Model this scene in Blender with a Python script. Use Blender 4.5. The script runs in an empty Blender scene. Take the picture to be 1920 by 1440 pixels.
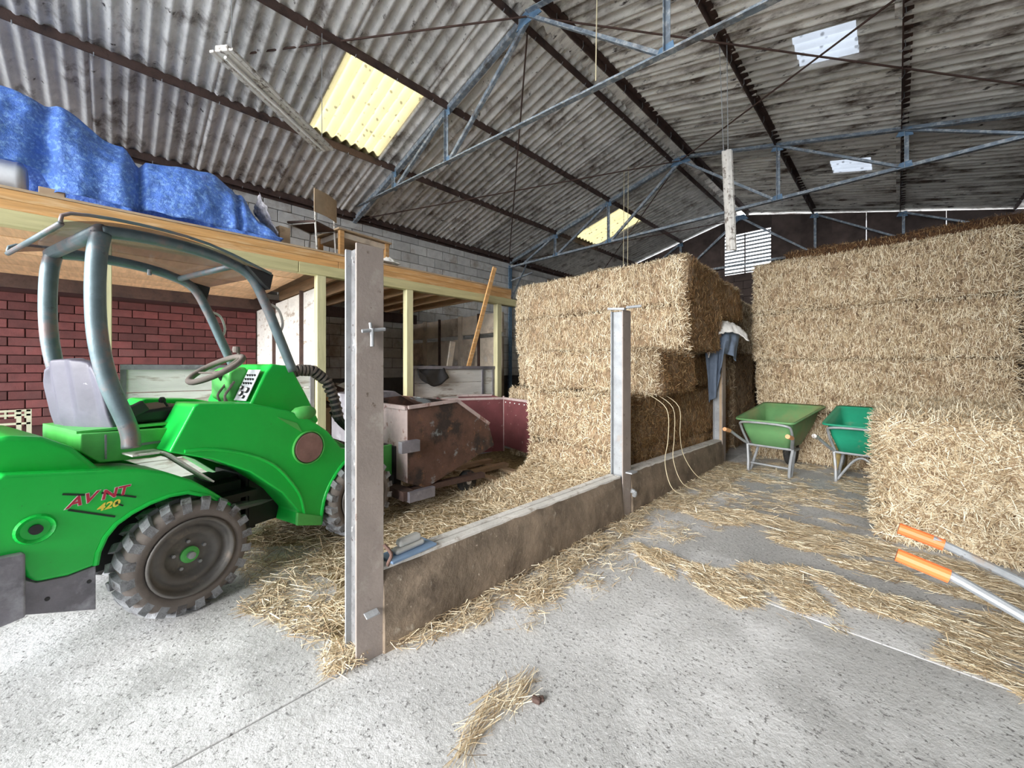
import bpy, bmesh, math, random
import numpy as np
from mathutils import Vector, Matrix, noise, Euler
random.seed(7); rng = np.random.default_rng(7)
SC = bpy.context.scene
R = math.radians
# ------------------------------------------------------------------ camera, sky, exposure
cam = bpy.data.objects.new('camera', bpy.data.cameras.new('camera'))
SC.collection.objects.link(cam); SC.camera = cam
cam.location = (0, 0, 1.3); cam.rotation_euler = (R(90), 0, R(44.53))
cam.data.sensor_width = 36; cam.data.lens = 735 / 1920 * 36
cam.data.shift_y = -30 / 1920; cam.data.clip_start = .05; cam.data.clip_end = 200
W = bpy.data.worlds.new('sky'); SC.world = W; W.use_nodes = True
wn = W.node_tree; wn.nodes.clear()
wo = wn.nodes.new('ShaderNodeOutputWorld'); wb = wn.nodes.new('ShaderNodeBackground')
wb.inputs[0].default_value = (.86, .93, 1, 1); wb.inputs[1].default_value = 2.8
wn.links.new(wb.outputs[0], wo.inputs[0])
sun = bpy.data.objects.new('sun', bpy.data.lights.new('sun', 'SUN')); SC.collection.objects.link(sun)
sun.data.energy = 4.0; sun.data.angle = R(38); sun.data.color = (1, .97, .92)
sun.rotation_euler = Vector((-.10, .92, -.27)).to_track_quat('-Z', 'Y').to_euler()
sun.location = (2, -12, 8)
portal = bpy.data.objects.new('door_portal', bpy.data.lights.new('door_portal', 'AREA')); SC.collection.objects.link(portal)
portal.data.shape = 'RECTANGLE'; portal.data.size = 9.6; portal.data.size_y = 5.6
portal.location = (-3.05, -5.55, 2.75); portal.rotation_euler = (R(90), 0, 0); portal.data.cycles.is_portal = True
vs = SC.view_settings; vs.view_transform = 'Standard'; vs.look = 'None'; vs.gamma = 1; vs.use_curve_mapping = False
vs.exposure = 1.05
SC.cycles.max_bounces = 10; SC.cycles.diffuse_bounces = 6; SC.cycles.transmission_bounces = 6
SC.cycles.sample_clamp_indirect = 8
# ------------------------------------------------------------------ materials
MATS = {}
def mat(name, col, rough=.75, metal=0., var=.18, scale=4., bump=.0, bscale=30., dirt=None, orand=0., coord='Object',
        stretch=(1, 1, 1), alpha=1., trans=0., emit=0., translucent=None, tone=None):
    if name in MATS: return MATS[name]
    m = bpy.data.materials.new(name); m.use_nodes = True; n = m.node_tree; n.nodes.clear(); L = n.links
    N = lambda t: n.nodes.new(t)
    out = N('ShaderNodeOutputMaterial'); b = N('ShaderNodeBsdfPrincipled')
    b.inputs['Roughness'].default_value = rough; b.inputs['Metallic'].default_value = metal
    tc = N('ShaderNodeTexCoord'); mp = N('ShaderNodeMapping'); mp.inputs['Scale'].default_value = stretch
    L.new(tc.outputs[coord], mp.inputs[0]); vec = mp.outputs[0]
    oi = N('ShaderNodeObjectInfo')
    ad = N('ShaderNodeVectorMath'); ad.operation = 'MULTIPLY_ADD'; cb = N('ShaderNodeCombineXYZ')
    for i in range(3): L.new(oi.outputs['Random'], cb.inputs[i])
    L.new(cb.outputs[0], ad.inputs[0]); ad.inputs[1].default_value = (37, 21, 53); L.new(vec, ad.inputs[2]); vec = ad.outputs[0]
    def mix(f, a, c):
        x = N('ShaderNodeMix'); x.data_type = 'RGBA'; x.clamp_factor = True
        for s, v in ((x.inputs['Factor'], f), (x.inputs[6], a), (x.inputs[7], c)):
            if hasattr(v, 'links'): L.new(v, s)
            elif isinstance(v, tuple): s.default_value = (*v, 1)
            else: s.default_value = v
        return x.outputs[2]
    def nz(sc, det=5, rg=.6):
        x = N('ShaderNodeTexNoise'); x.inputs['Scale'].default_value = sc; x.inputs['Detail'].default_value = det
        x.inputs['Roughness'].default_value = rg; L.new(vec, x.inputs['Vector']); return x.outputs['Fac']
    def ramp(f, lo, hi):
        x = N('ShaderNodeMapRange'); x.clamp = True; L.new(f, x.inputs[0]); x.inputs[1].default_value = lo; x.inputs[2].default_value = hi
        return x.outputs[0]
    dk = tuple(c * (1 - var) for c in col); lt = tuple(min(1, c * (1 + var)) for c in col)
    c = mix(ramp(nz(scale), .3, .7), dk, lt)
    if tone:                                           # per strand tone kept on the mesh
        at = N('ShaderNodeAttribute'); at.attribute_name = 'tone'
        cr = N('ShaderNodeValToRGB'); cr.color_ramp.elements[0].color = (*tone[0], 1); cr.color_ramp.elements[1].color = (*tone[-1], 1)
        for i in range(1, len(tone) - 1):
            e = cr.color_ramp.elements.new(i / (len(tone) - 1)); e.color = (*tone[i], 1)
        L.new(at.outputs['Fac'], cr.inputs[0]); c = cr.outputs[0]
    for d in (dirt or []):                             # (colour, scale, lo, hi)
        c = mix(ramp(nz(d[1], 6, .65), d[2], d[3]), c, d[0])
    if orand:
        mr = N('ShaderNodeMapRange'); L.new(oi.outputs['Random'], mr.inputs[0]); mr.inputs[3].default_value = 1 - orand; mr.inputs[4].default_value = 1 + orand
        mm = N('ShaderNodeVectorMath'); mm.operation = 'SCALE'; L.new(c, mm.inputs[0]); L.new(mr.outputs[0], mm.inputs['Scale']); c = mm.outputs[0]
    if hasattr(c, 'links'): L.new(c, b.inputs['Base Color'])
    if bump:
        bp = N('ShaderNodeBump'); bp.inputs['Strength'].default_value = bump; bp.inputs['Distance'].default_value = .02
        L.new(nz(bscale, 6, .7), bp.inputs['Height']); L.new(bp.outputs[0], b.inputs['Normal'])
    sh = b.outputs[0]
    if trans:
        b.inputs['Transmission Weight'].default_value = 0
        tb = N('ShaderNodeBsdfTransparent'); tb.inputs[0].default_value = (.8, .78, .78, 1)
        ms = N('ShaderNodeMixShader'); ms.inputs[0].default_value = 1 - trans; L.new(tb.outputs[0], ms.inputs[1]); L.new(sh, ms.inputs[2]); sh = ms.outputs[0]
    if translucent:
        tb = N('ShaderNodeBsdfTranslucent')
        vo = N('ShaderNodeTexVoronoi'); vo.inputs['Scale'].default_value = 9; vo.inputs['Randomness'].default_value = 1; L.new(vec, vo.inputs['Vector'])
        cc = mix(ramp(vo.outputs['Distance'], .15, .24), tuple(x * .38 for x in translucent), mix(ramp(nz(3), .3, .7), translucent, tuple(x * .8 for x in translucent)))
        L.new(cc, tb.inputs[0]); ms = N('ShaderNodeMixShader'); ms.inputs[0].default_value = .85
        L.new(sh, ms.inputs[1]); L.new(tb.outputs[0], ms.inputs[2]); sh = ms.outputs[0]
    if emit: b.inputs['Emission Strength'].default_value = emit
    L.new(sh, out.inputs[0]); MATS[name] = m; return m
STR_D = [(.15, .088, .042), (.34, .235, .135), (.54, .42, .26), (.71, .60, .42), (.93, .86, .69)]
STR_B = [(.07, .03, .012), (.13, .06, .022), (.20, .10, .035), (.30, .17, .065), (.48, .34, .18)]  # darker tones: shade painted on stack sides, and the brown rear bale
M = dict(
    concrete=mat('floor_concrete', (.50, .50, .50), .82, var=.16, scale=1.3, bump=.35, bscale=45, dirt=[((.78, .78, .79), 1.2, .48, .66), ((.17, .165, .165), 60, .56, .66), ((.8, .8, .8), 75, .60, .68), ((.3, .27, .23), .9, .62, .78)]),
    curb=mat('stained_concrete', (.22, .17, .125), .85, var=.35, scale=5, bump=.5, bscale=18, dirt=[((.10, .075, .055), 3, .5, .68), ((.42, .37, .3), 9, .62, .72), ((.55, .47, .38), 40, .66, .72)]),
    curbtop=mat('pale_concrete', (.72, .7, .67), .85, bump=.4, bscale=40, dirt=[((.35, .3, .25), 12, .55, .7)]),
    galv=mat('galvanised_steel', (.33, .345, .365), .5, .25, var=.2, scale=10, bump=.15, bscale=60, dirt=[((.2, .19, .18), 40, .62, .68), ((.36, .27, .2), 4, .62, .75)]),
    speck=mat('speckled_zinc', (.16, .16, .165), .7, .1, var=.3, scale=20, bump=.2, bscale=60, dirt=[((.06, .05, .05), 40, .58, .64), ((.4, .4, .4), 18, .58, .68)]),
    postpaint=mat('weathered_steel_paint', (.33, .28, .255), .6, .1, var=.12, scale=6, bump=.15, bscale=50, dirt=[((.16, .12, .10), 14, .64, .7), ((.5, .46, .42), 5, .58, .75)]),
    block=mat('grey_block', (.68, .67, .65), .9, var=.12, scale=8, bump=.3, bscale=80, orand=.16, dirt=[((.34, .27, .21), 1.1, .55, .68)]),
    red=mat('red_painted_block', (.125, .034, .034), .8, var=.25, scale=7, bump=.3, bscale=60, orand=.4, dirt=[((.12, .045, .045), 2, .5, .7)]),
    redjoint=mat('red_painted_joint', (.05, .018, .018), .9),
    mortar=mat('mortar', (.13, .12, .115), .95, bump=.3),
    roof=mat('fibre_cement', (.76, .735, .71), .9, var=.22, scale=5, bump=.5, bscale=35, orand=.15, dirt=[((.20, .16, .14), 3.5, .52, .70), ((.75, .74, .72), 30, .60, .70), ((.10, .08, .07), 9, .63, .70)]),
    roofdark=mat('blotched_fibre_cement', (.84, .78, .73), .9, var=.25, scale=5, bump=.5, bscale=35, orand=.25, dirt=[((.13, .095, .075), 3, .50, .66), ((.65, .62, .58), 30, .60, .70), ((.06, .045, .04), 9, .60, .68)], stretch=(.45, 1.6, 1)),  # right slope and ridge: heavier, darker blotches than the left slope
    skyl=mat('yellowed_fibreglass', (.8, .74, .5), .5, translucent=(.40, .33, .17)),
    skyw=mat('white_fibreglass', (.8, .8, .8), .5, translucent=(.22, .23, .25)),
    purlin=mat('rusty_steel', (.10, .06, .05), .7, .2, var=.3, scale=12, bump=.3, dirt=[((.03, .02, .02), 6, .5, .7)]),
    truss=mat('blue_grey_paint', (.24, .29, .35), .6, .1, var=.3, scale=9, bump=.25, dirt=[((.5, .52, .54), 18, .50, .62), ((.12, .11, .11), 5, .55, .7)]),
    trussblue=mat('blue_paint', (.13, .23, .36), .6, .1, var=.3, scale=9, dirt=[((.4, .45, .5), 18, .58, .66)]),
    rod=mat('rusted_rod', (.09, .05, .04), .8, var=.3),
    dark=mat('dark_cladding', (.07, .05, .045), .9, var=.4, scale=3, bump=.2, orand=.3),
    timber=mat('orange_timber', (.62, .34, .13), .7, var=.2, scale=3, stretch=(9, .8, 9), bump=.1, orand=.1, dirt=[((.30, .17, .08), 7, .66, .72), ((.75, .52, .30), 4, .5, .7)]),
    green_timber=mat('treated_timber', (.55, .50, .27), .7, var=.15, scale=3, stretch=(9, .8, 9), bump=.1, orand=.08, dirt=[((.33, .25, .12), 9, .66, .72)]),
    post_timber=mat('pale_green_timber', (.60, .56, .34), .7, var=.15, scale=3, stretch=(9, 9, .8), bump=.1, orand=.08, dirt=[((.36, .28, .14), 9, .66, .72)]),
    joist=mat('joist_timber', (.72, .46, .26), .75, var=.2, scale=3, stretch=(.8, 9, 9), orand=.2),
    ply=mat('worn_plywood', (.45, .33, .22), .7, var=.2, scale=4, dirt=[((.25, .17, .1), 4, .6, .75)]),
    white=mat('whitewashed_boards', (.76, .75, .72), .85, var=.15, scale=4, bump=.3, bscale=30, orand=.08, stretch=(1, .5, 3), dirt=[((.36, .30, .25), 4, .53, .66), ((.2, .17, .15), 14, .64, .7)]),
    panel=mat('stained_panel', (.62, .53, .43), .85, var=.25, scale=3, bump=.2, orand=.15, dirt=[((.2, .14, .1), 2, .5, .7), ((.65, .62, .58), 4, .56, .7)]),
    tarp=mat('blue_tarpaulin', (.085, .21, .68), .45, var=.25, scale=9, bump=.8, bscale=26, dirt=[((.22, .42, .85), 34, .50, .62), ((.24, .25, .52), 1.2, .60, .8)]),
    tarpback=mat('silver_tarpaulin', (.5, .48, .52), .3, .4, var=.5, scale=30, bump=1, bscale=30),
    green=mat('green_bodywork', (.012, .60, .075), .30, var=.10, scale=3, bump=.03, bscale=90, dirt=[((.03, .30, .05), 60, .68, .72), ((.25, .6, .25), 80, .70, .74)]),
    lgreen=mat('worn_green_paint', (.10, .52, .11), .45, var=.2, scale=6, dirt=[((.16, .20, .09), 8, .62, .7)]),
    black=mat('black_plastic', (.02, .02, .022), .5, var=.3),
    greymetal=mat('grey_plate', (.22, .21, .24), .5, .3, var=.25, scale=8, bump=.1, dirt=[((.4, .4, .44), 5, .55, .7)]),
    seatp=mat('lilac_grey_vinyl', (.105, .10, .135), .5, var=.15, scale=6, bump=.1, dirt=[((.26, .25, .28), 18, .66, .7)]),
    tube=mat('grey_blue_tube', (.15, .205, .23), .42, .4, var=.2, scale=10, bump=.1, dirt=[((.24, .19, .19), 5, .5, .62), ((.12, .14, .16), 30, .62, .68)]),
    canopy=mat('smoked_polycarbonate', (.10, .09, .10), .12, trans=.62),
    tyre=mat('dusty_tyre', (.30, .31, .33), .9, var=.35, scale=14, bump=.6, bscale=50, dirt=[((.12, .11, .11), 12, .5, .62)]),
    tyreside=mat('tyre_sidewall', (.17, .145, .13), .85, var=.2, scale=9, bump=.2),
    rim=mat('dusty_rim', (.15, .14, .13), .55, .3, var=.25, scale=8, bump=.1, dirt=[((.33, .27, .22), 5, .55, .7)]),
    decalred=mat('decal_red', (.55, .03, .07), .5), decalyel=mat('decal_yellow', (.85, .72, .1), .5),
    decalblk=mat('decal_black', (.01, .03, .015), .5), decalwht=mat('decal_white', (.8, .8, .8), .5),
    disc=mat('faded_brown_disc', (.30, .17, .15), .6, var=.25, scale=10, dirt=[((.45, .33, .3), 8, .55, .7)]),
    rust=mat('rusty_skip', (.10, .052, .038), .7, .1, var=.45, scale=5, bump=.4, bscale=20, dirt=[((.03, .022, .02), 3, .48, .58), ((.26, .29, .30), 3.4, .60, .66), ((.20, .10, .05), 9, .58, .68)]),
    pinkwhite=mat('flaking_paint', (.45, .36, .35), .7, var=.2, scale=7, bump=.2, dirt=[((.2, .1, .08), 7, .55, .64)]),
    maroon=mat('maroon_paint', (.15, .045, .05), .6, var=.2, scale=6, dirt=[((.4, .3, .28), 14, .64, .7)]),
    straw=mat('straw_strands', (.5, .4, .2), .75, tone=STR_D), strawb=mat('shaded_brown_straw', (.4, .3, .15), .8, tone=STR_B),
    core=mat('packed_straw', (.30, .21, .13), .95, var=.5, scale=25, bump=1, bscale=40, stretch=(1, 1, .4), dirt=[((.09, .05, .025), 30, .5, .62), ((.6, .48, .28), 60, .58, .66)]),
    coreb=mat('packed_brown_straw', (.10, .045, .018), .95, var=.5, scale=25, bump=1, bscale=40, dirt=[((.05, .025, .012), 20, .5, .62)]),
    twine=mat('pale_twine', (.75, .66, .45), .8),
    floormat=mat('trampled_straw', (.40, .30, .15), .95, var=.5, scale=30, bump=1, bscale=60, dirt=[((.14, .09, .04), 20, .5, .62), ((.66, .55, .33), 70, .56, .64)]),
    tubg=mat('faded_green_plastic', (.13, .30, .12), .5, var=.12, scale=5, bump=.05, dirt=[((.24, .27, .12), 2, .48, .70)]),
    tubt=mat('teal_green_plastic', (.015, .30, .17), .45, var=.1, scale=5, bump=.05, dirt=[((.15, .3, .17), 6, .62, .74)]),
    orange=mat('orange_grip', (.85, .21, .06), .5, var=.08), paleorange=mat('faded_grip', (.75, .38, .18), .6),
    cloth=mat('blue_grey_cloth', (.14, .18, .25), .85, var=.2, scale=9, bump=.4, bscale=25, dirt=[((.4, .42, .46), 16, .66, .72)]),
    linen=mat('white_cloth', (.78, .77, .75), .9, var=.1, bump=.4, bscale=30, dirt=[((.4, .36, .33), 14, .62, .7)]),
    enamel=mat('dusty_enamel', (.62, .60, .57), .5, var=.15, scale=12, dirt=[((.2, .17, .15), 16, .54, .62)]),
    cream=mat('cream_plastic', (.55, .55, .42), .6), dkgreen=mat('dark_green_plastic', (.02, .13, .08), .6),
    casing=mat('grey_casing', (.48, .50, .54), .5), floatw=mat('pale_plastic', (.68, .68, .66), .5), floatb=mat('blue_plastic', (.24, .36, .55), .5),
    bounce_yard=mat('bounce_yard_concrete', (.5, .5, .49), .9, var=.1, scale=.5), rub=mat('rubber', (.03, .03, .03), .8, var=.3, dirt=[((.2, .17, .13), 14, .55, .7)]),
    yellowrim=mat('mustard_tyre', (.38, .28, .11), .8, var=.3, scale=20),
)
# ------------------------------------------------------------------ helpers
MW = {}
def link(o): SC.collection.objects.link(o); return o
def tag(o, label=None, cat=None, group=None, kind=None):
    for k, v in (('label', label), ('category', cat), ('group', group), ('kind', kind)):
        if v: o[k] = v
    return o
def thing(name, loc, label, cat, rz=0, group=None, kind=None):
    o = link(bpy.data.objects.new(name, None)); o.location = loc; o.rotation_euler = (0, 0, rz); o.empty_display_size = .1
    MW[o] = Matrix.Translation(loc) @ Matrix.Rotation(rz, 4, 'Z'); return tag(o, label, cat, group, kind)
def copy_tree(o, parent=None):
    c = link(o.copy()); c.parent = parent
    for ch in list(o.children): copy_tree(ch, c)
    return c
def V3(p): return Vector(p)
class MB:
    def __init__(s): s.v = []; s.f = []
    def add(s, vs, fs):
        n = len(s.v); s.v += [tuple(p) for p in vs]; s.f += [tuple(i + n for i in f) for f in fs]; return s
    def box(s, c, d, rot=None):
        m = (rot if isinstance(rot, Matrix) else Euler(rot).to_matrix()) if rot is not None else Matrix.Identity(3)
        c = V3(c); P = [c + m @ Vector((x * d[0] / 2, y * d[1] / 2, z * d[2] / 2)) for x in (-1, 1) for y in (-1, 1) for z in (-1, 1)]
        return s.add(P, [(0, 1, 3, 2), (4, 6, 7, 5), (0, 4, 5, 1), (2, 3, 7, 6), (0, 2, 6, 4), (1, 5, 7, 3)])
    def span(s, a, b): return s.box([(a[i] + b[i]) / 2 for i in range(3)], [abs(b[i] - a[i]) for i in range(3)])
    def bar(s, p0, p1, w, h=None, up=(0, 0, 1)):
        p0, p1 = V3(p0), V3(p1); d = (p1 - p0); L = d.length; d.normalize(); up = V3(up)
        if abs(d.dot(up)) > .98: up = Vector((1, 0, 0))
        x = d.cross(up).normalized(); y = x.cross(d); m = Matrix((x, d, y)).transposed()
        return s.box((p0 + p1) / 2, (w, L, h or w), m)
    def angle(s, p0, p1, w=.06, t=.007, up=(0, 0, 1)):      # L section
        p0, p1 = V3(p0), V3(p1); d = (p1 - p0).normalized(); up = V3(up)
        if abs(d.dot(up)) > .98: up = Vector((1, 0, 0))
        x = d.cross(up).normalized(); y = x.cross(d)
        s.bar(p0 + y * w / 2, p1 + y * w / 2, t, w, up); return s.bar(p0 + x * w / 2, p1 + x * w / 2, w, t, up)
    def tube(s, pts, r, seg=8, cap=True, smooth=0):
        pts = [V3(p) for p in pts]
        if smooth:
            q = []; P = [pts[0]] + pts + [pts[-1]]
            for i in range(1, len(P) - 2):
                for k in range(smooth):
                    t = k / smooth; a, b, c, d = P[i - 1:i + 3]
                    q.append(.5 * ((2 * b) + (c - a) * t + (2 * a - 5 * b + 4 * c - d) * t * t + (3 * b - a - 3 * c + d) * t ** 3))
            pts = q + [pts[-1]]
        n0 = len(s.v); prev = None
        for i, p in enumerate(pts):
            d = (pts[min(i + 1, len(pts) - 1)] - pts[max(i - 1, 0)]).normalized()
            if prev is None:
                x = d.cross(Vector((0, 0, 1)));  x = d.cross(Vector((1, 0, 0))) if x.length < .05 else x
            else: x = prev - d * prev.dot(d)
            x.normalize(); prev = x; y = d.cross(x); rr = r(i / max(1, len(pts) - 1)) if callable(r) else r
            for k in range(seg):
                a = 2 * math.pi * k / seg; s.v.append(tuple(p + (x * math.cos(a) + y * math.sin(a)) * rr))
        for i in range(len(pts) - 1):
            for k in range(seg):
                a, b = n0 + i * seg + k, n0 + i * seg + (k + 1) % seg; s.f.append((a, b, b + seg, a + seg))
        if cap:
            s.f.append(tuple(n0 + k for k in range(seg))[::-1]); s.f.append(tuple(n0 + (len(pts) - 1) * seg + k for k in range(seg)))
        return s
    def lathe(s, prof, c, axis='y', seg=24, cap=True):        # prof: (radius, along axis)
        n0 = len(s.v); c = V3(c)
        for r, h in prof:
            for k in range(seg):
                a = 2 * math.pi * k / seg; x, y = r * math.cos(a), r * math.sin(a)
                s.v.append(tuple(c + Vector({'y': (x, h, y), 'z': (x, y, h), 'x': (h, x, y)}[axis])))
        for i in range(len(prof) - 1):
            for k in range(seg):
                a, b = n0 + i * seg + k, n0 + i * seg + (k + 1) % seg; s.f.append((a, b, b + seg, a + seg))
        if cap:
            s.f.append(tuple(n0 + k for k in range(seg))[::-1]); s.f.append(tuple(n0 + (len(prof) - 1) * seg + k for k in range(seg)))
        return s
    def prism(s, poly, a, b, fn):                              # fn(p, q, t) -> xyz
        n = len(poly); P = [fn(p, q, a) for p, q in poly] + [fn(p, q, b) for p, q in poly]
        return s.add(P, [tuple(range(n))[::-1], tuple(range(n, 2 * n))] + [(i, (i + 1) % n, n + (i + 1) % n, n + i) for i in range(n)])
    def grid(s, nx, ny, fn, closed=False):
        n0 = len(s.v)
        for i in range(nx + 1):
            for j in range(ny + 1): s.v.append(tuple(fn(i / nx, j / ny)))
        for i in range(nx):
            for j in range(ny):
                a = n0 + i * (ny + 1) + j; s.f.append((a, a + ny + 1, a + ny + 2, a + 1))
        return s
    def build(s, name, m, parent=None, origin=None, bevel=0, smooth=False, solid=0, local=False, label=None, kind=None, sub=0, bseg=2):
        me = bpy.data.meshes.new(name); vs = s.v
        root = parent
        while root is not None and root.parent is not None: root = root.parent
        if root is not None and not local: iv = MW[root].inverted(); vs = [tuple(iv @ V3(p)) for p in vs]
        elif origin is not None: vs = [tuple(V3(p) - V3(origin)) for p in vs]
        me.from_pydata(vs, [], s.f); me.materials.append(m if not isinstance(m, str) else M[m])
        bm = bmesh.new(); bm.from_mesh(me); bmesh.ops.recalc_face_normals(bm, faces=bm.faces); bm.to_mesh(me); bm.free()
        if smooth: me.shade_smooth()
        o = link(bpy.data.objects.new(name, me))
        if parent: o.parent = parent
        elif origin is not None: o.location = origin; MW[o] = Matrix.Translation(origin)
        else: MW[o] = Matrix.Identity(4)
        if solid: md = o.modifiers.new('solid', 'SOLIDIFY'); md.thickness = solid; md.offset = 0
        if bevel:
            md = o.modifiers.new('bevel', 'BEVEL'); md.width = bevel; md.segments = bseg; md.limit_method = 'ANGLE'; md.angle_limit = R(30)
            if bevel > .012: me.shade_smooth(); w = o.modifiers.new('wn', 'WEIGHTED_NORMAL')
        if sub: md = o.modifiers.new('sub', 'SUBSURF'); md.levels = md.render_levels = sub
        if label: o['label'] = label
        if kind: o['kind'] = kind
        return o
def struct(name, mb, m, **k):
    o = mb.build(name, m, **k); o['kind'] = 'structure'; return o
# strands: thin bent straws as real ribbons, one mesh with a tone attribute
def strands(name, P, D, Nn, L, w, parent=None, mtl='straw', bend=.35, label=None, kind='stuff', tone=(0.1, 1.0), root=None):
    n = len(P); P = np.asarray(P, float); D = D / np.linalg.norm(D, axis=1, keepdims=True)
    Lr = np.asarray(L).reshape(-1, 1); B = rng.normal(size=(n, 3)); S = np.cross(D, Nn + .8 * rng.normal(size=(n, 3)) * .6)
    S /= np.linalg.norm(S, axis=1, keepdims=True) + 1e-9; S *= (w * rng.uniform(.6, 1.3, (n, 1))) / 2
    b = np.cross(D, B); b /= np.linalg.norm(b, axis=1, keepdims=True) + 1e-9; b *= Lr * bend * rng.uniform(0, .5, (n, 1))
    p0 = P - D * Lr * .5; p1 = P + b * .5; p2 = P + D * Lr * .5 - b * .2
    v = np.stack([p0 - S, p0 + S, p1 - S, p1 + S, p2 - S * .7, p2 + S * .7], 1).reshape(-1, 3)
    if root is not None:
        iv = np.array(root.inverted()); v = v @ iv[:3, :3].T + iv[:3, 3]
    i = np.arange(n)[:, None] * 6
    f = np.concatenate([i + np.array([[0, 1, 3, 2]]), i + np.array([[2, 3, 5, 4]])], 1).reshape(-1, 4)
    me = bpy.data.meshes.new(name); me.vertices.add(n * 6); me.vertices.foreach_set('co', v.astype(np.float32).ravel())
    nf = len(f); me.loops.add(nf * 4); me.loops.foreach_set('vertex_index', f.astype(np.int32).ravel())
    me.polygons.add(nf); me.polygons.foreach_set('loop_start', (np.arange(nf) * 4).astype(np.int32))
    me.update(calc_edges=True)
    at = me.attributes.new('tone', 'FLOAT', 'FACE'); t = tone[0] + (tone[1] - tone[0]) * rng.beta(1.0, .9, n); at.data.foreach_set('value', np.repeat(t, 2).astype(np.float32))
    me.materials.append(M[mtl]); o = link(bpy.data.objects.new(name, me))
    if parent: o.parent = parent
    if kind: o['kind'] = kind
    if label: o['label'] = label
    return o
# ------------------------------------------------------------------ SETTING
XW, XE, YB, YF = -7.95, 1.8, 12.2, -5.5
RX, RZ, SL = -3.08, 5.61, .248
def roofz(x): return RZ - SL * abs(x - RX)
floor = struct('floor', MB().span((-8.3, YF, -.30), (2.1, YB + .2, -.06)), 'mortar')
xc = [-8.2, -4.4, -1.685, 2.0]; yc = [YF, 2.535, 7.1, YB + .1]
for i in range(3):
    for j in range(3):
        MB().span((xc[i] + .004, yc[j] + .004, -.07), (xc[i + 1] - .004, yc[j + 1] - .004, 0)).build('concrete_slab', 'concrete', parent=floor, bevel=.004)
struct('bounce_ground', MB().span((-25, -30, -.3), (20, YF, -.02)), 'bounce_yard')  # unseen yard, added to bounce skylight into the shed
# left wall: mortar core + blocks
wl = struct('wall_left', MB().span((XW - .2, YF, 0), (XW - .012, YB, 4.40)), 'mortar')
bw, bh = .44, .215
blk = {}
def block_mesh(m):
    if m not in blk:
        b = MB().box((0, 0, 0), (.1, bw, bh)); o = b.build('block', m, bevel=.006, bseg=1); blk[m] = o.data; bpy.data.objects.remove(o)
    return blk[m]
rest = MB()
for j in range(20):
    z = .1075 + j * .2175
    if z > 4.35: break
    for i in range(41):
        y = YF + .22 + i * .445 + (.22 if j % 2 else 0)
        if y > YB - .1: continue
        vis = z > 2.75 and -1.4 < y < 11
        if not vis:
            if y > 2 and z > 1: rest.box((XW, y, z), (.1, .434, .207))
            continue
        o = link(bpy.data.objects.new('block', block_mesh('block')))
        o.parent = wl; o.location = (XW + random.uniform(-.004, .004), y, z); o.scale = (1, .434 / bw, .207 / bh)
        md = o.modifiers.new('bevel', 'BEVEL'); md.width = .006; md.segments = 1
wp = struct('wall_pen', MB().span((XW + .03, -2.4, 0), (XW + .09, 1.72, 2.32)), 'redjoint')
bm_ = MB().box((0, 0, 0), (.05, .268, .103)).build('brick', 'red'); brick = bm_.data; bpy.data.objects.remove(bm_)
for j in range(15):
    for i in range(13):
        o = link(bpy.data.objects.new('brick', brick)); o.parent = wp; o.location = (XW + .095 + random.uniform(-.003, .003), -1.75 + i * .277 + (.14 if j % 2 else 0), .62 + j * .112)
        if o.location.y > 1.62: o.scale.y = .5; o.location.y -= .07
        md = o.modifiers.new('bevel', 'BEVEL'); md.width = .005; md.segments = 1
rest.build('block_course', 'block', parent=wl, kind='stuff')
# back gable: block base, dark cladding boards with gaps
wbk = struct('wall_back', MB().span((XW, YB, 0), (XE + .1, YB + .2, 3.8)), 'mortar')
bb = MB()
for j in range(18):
    z = .1075 + j * .2175
    if z > 3.85: break
    for i in range(22):
        x = XW + .25 + i * .445 + (.22 if j % 2 else 0)
        if x < XE: bb.box((x, YB - .01, z), (.434, .1, .207))
bb.build('block_course', 'dark', parent=wbk, kind='stuff')
x = XW
while x < XE:
    w = .62
    x1 = min(x + w, XE + .1)
    lo = 3.9
    xm = (x + x1) / 2
    if -3.55 < xm < -2.3: lo = 5.02
    zt = roofz(x) - .085, roofz(x1) - .085
    g = random.choice([.003, .004, .009]) if x > -3.6 else .002
    b = MB().prism([(x, lo), (x1 - g, lo), (x1 - g, max(lo + .02, zt[1])), (x, max(lo + .02, zt[0]))], YB - .03, YB + .02, lambda p, q, t: (p, t, q))
    b.build('cladding_sheet', 'dark', parent=wbk); x = x1
lv = thing('louvre_vent', (-2.95, YB, 3.9), 'bright slatted louvre vent high in the dark gable end', 'vent')
for k in range(11):
    MB().box((-2.95, YB, 3.96 + k * .1), (1.16, .015, .052), (R(28), 0, 0)).build('slat', 'galv', parent=lv)
MB().box((-3.0, YB + .01, 4.45), (.025, .05, 1.1)).box((-3.56, YB + .01, 4.45), (.10, .06, 1.15)).box((-2.37, YB + .01, 4.45), (.04, .06, 1.15)).build('frame', 'dark', parent=lv)
struct('wall_right', MB().span((XE, YF, 0), (XE + .15, YB, 4.12)), 'mortar')
# eaves plate (left)
struct('trim_1', MB().span((XW - .06, YF, 4.28), (XW + .10, YB, 4.40)), 'purlin')
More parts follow.
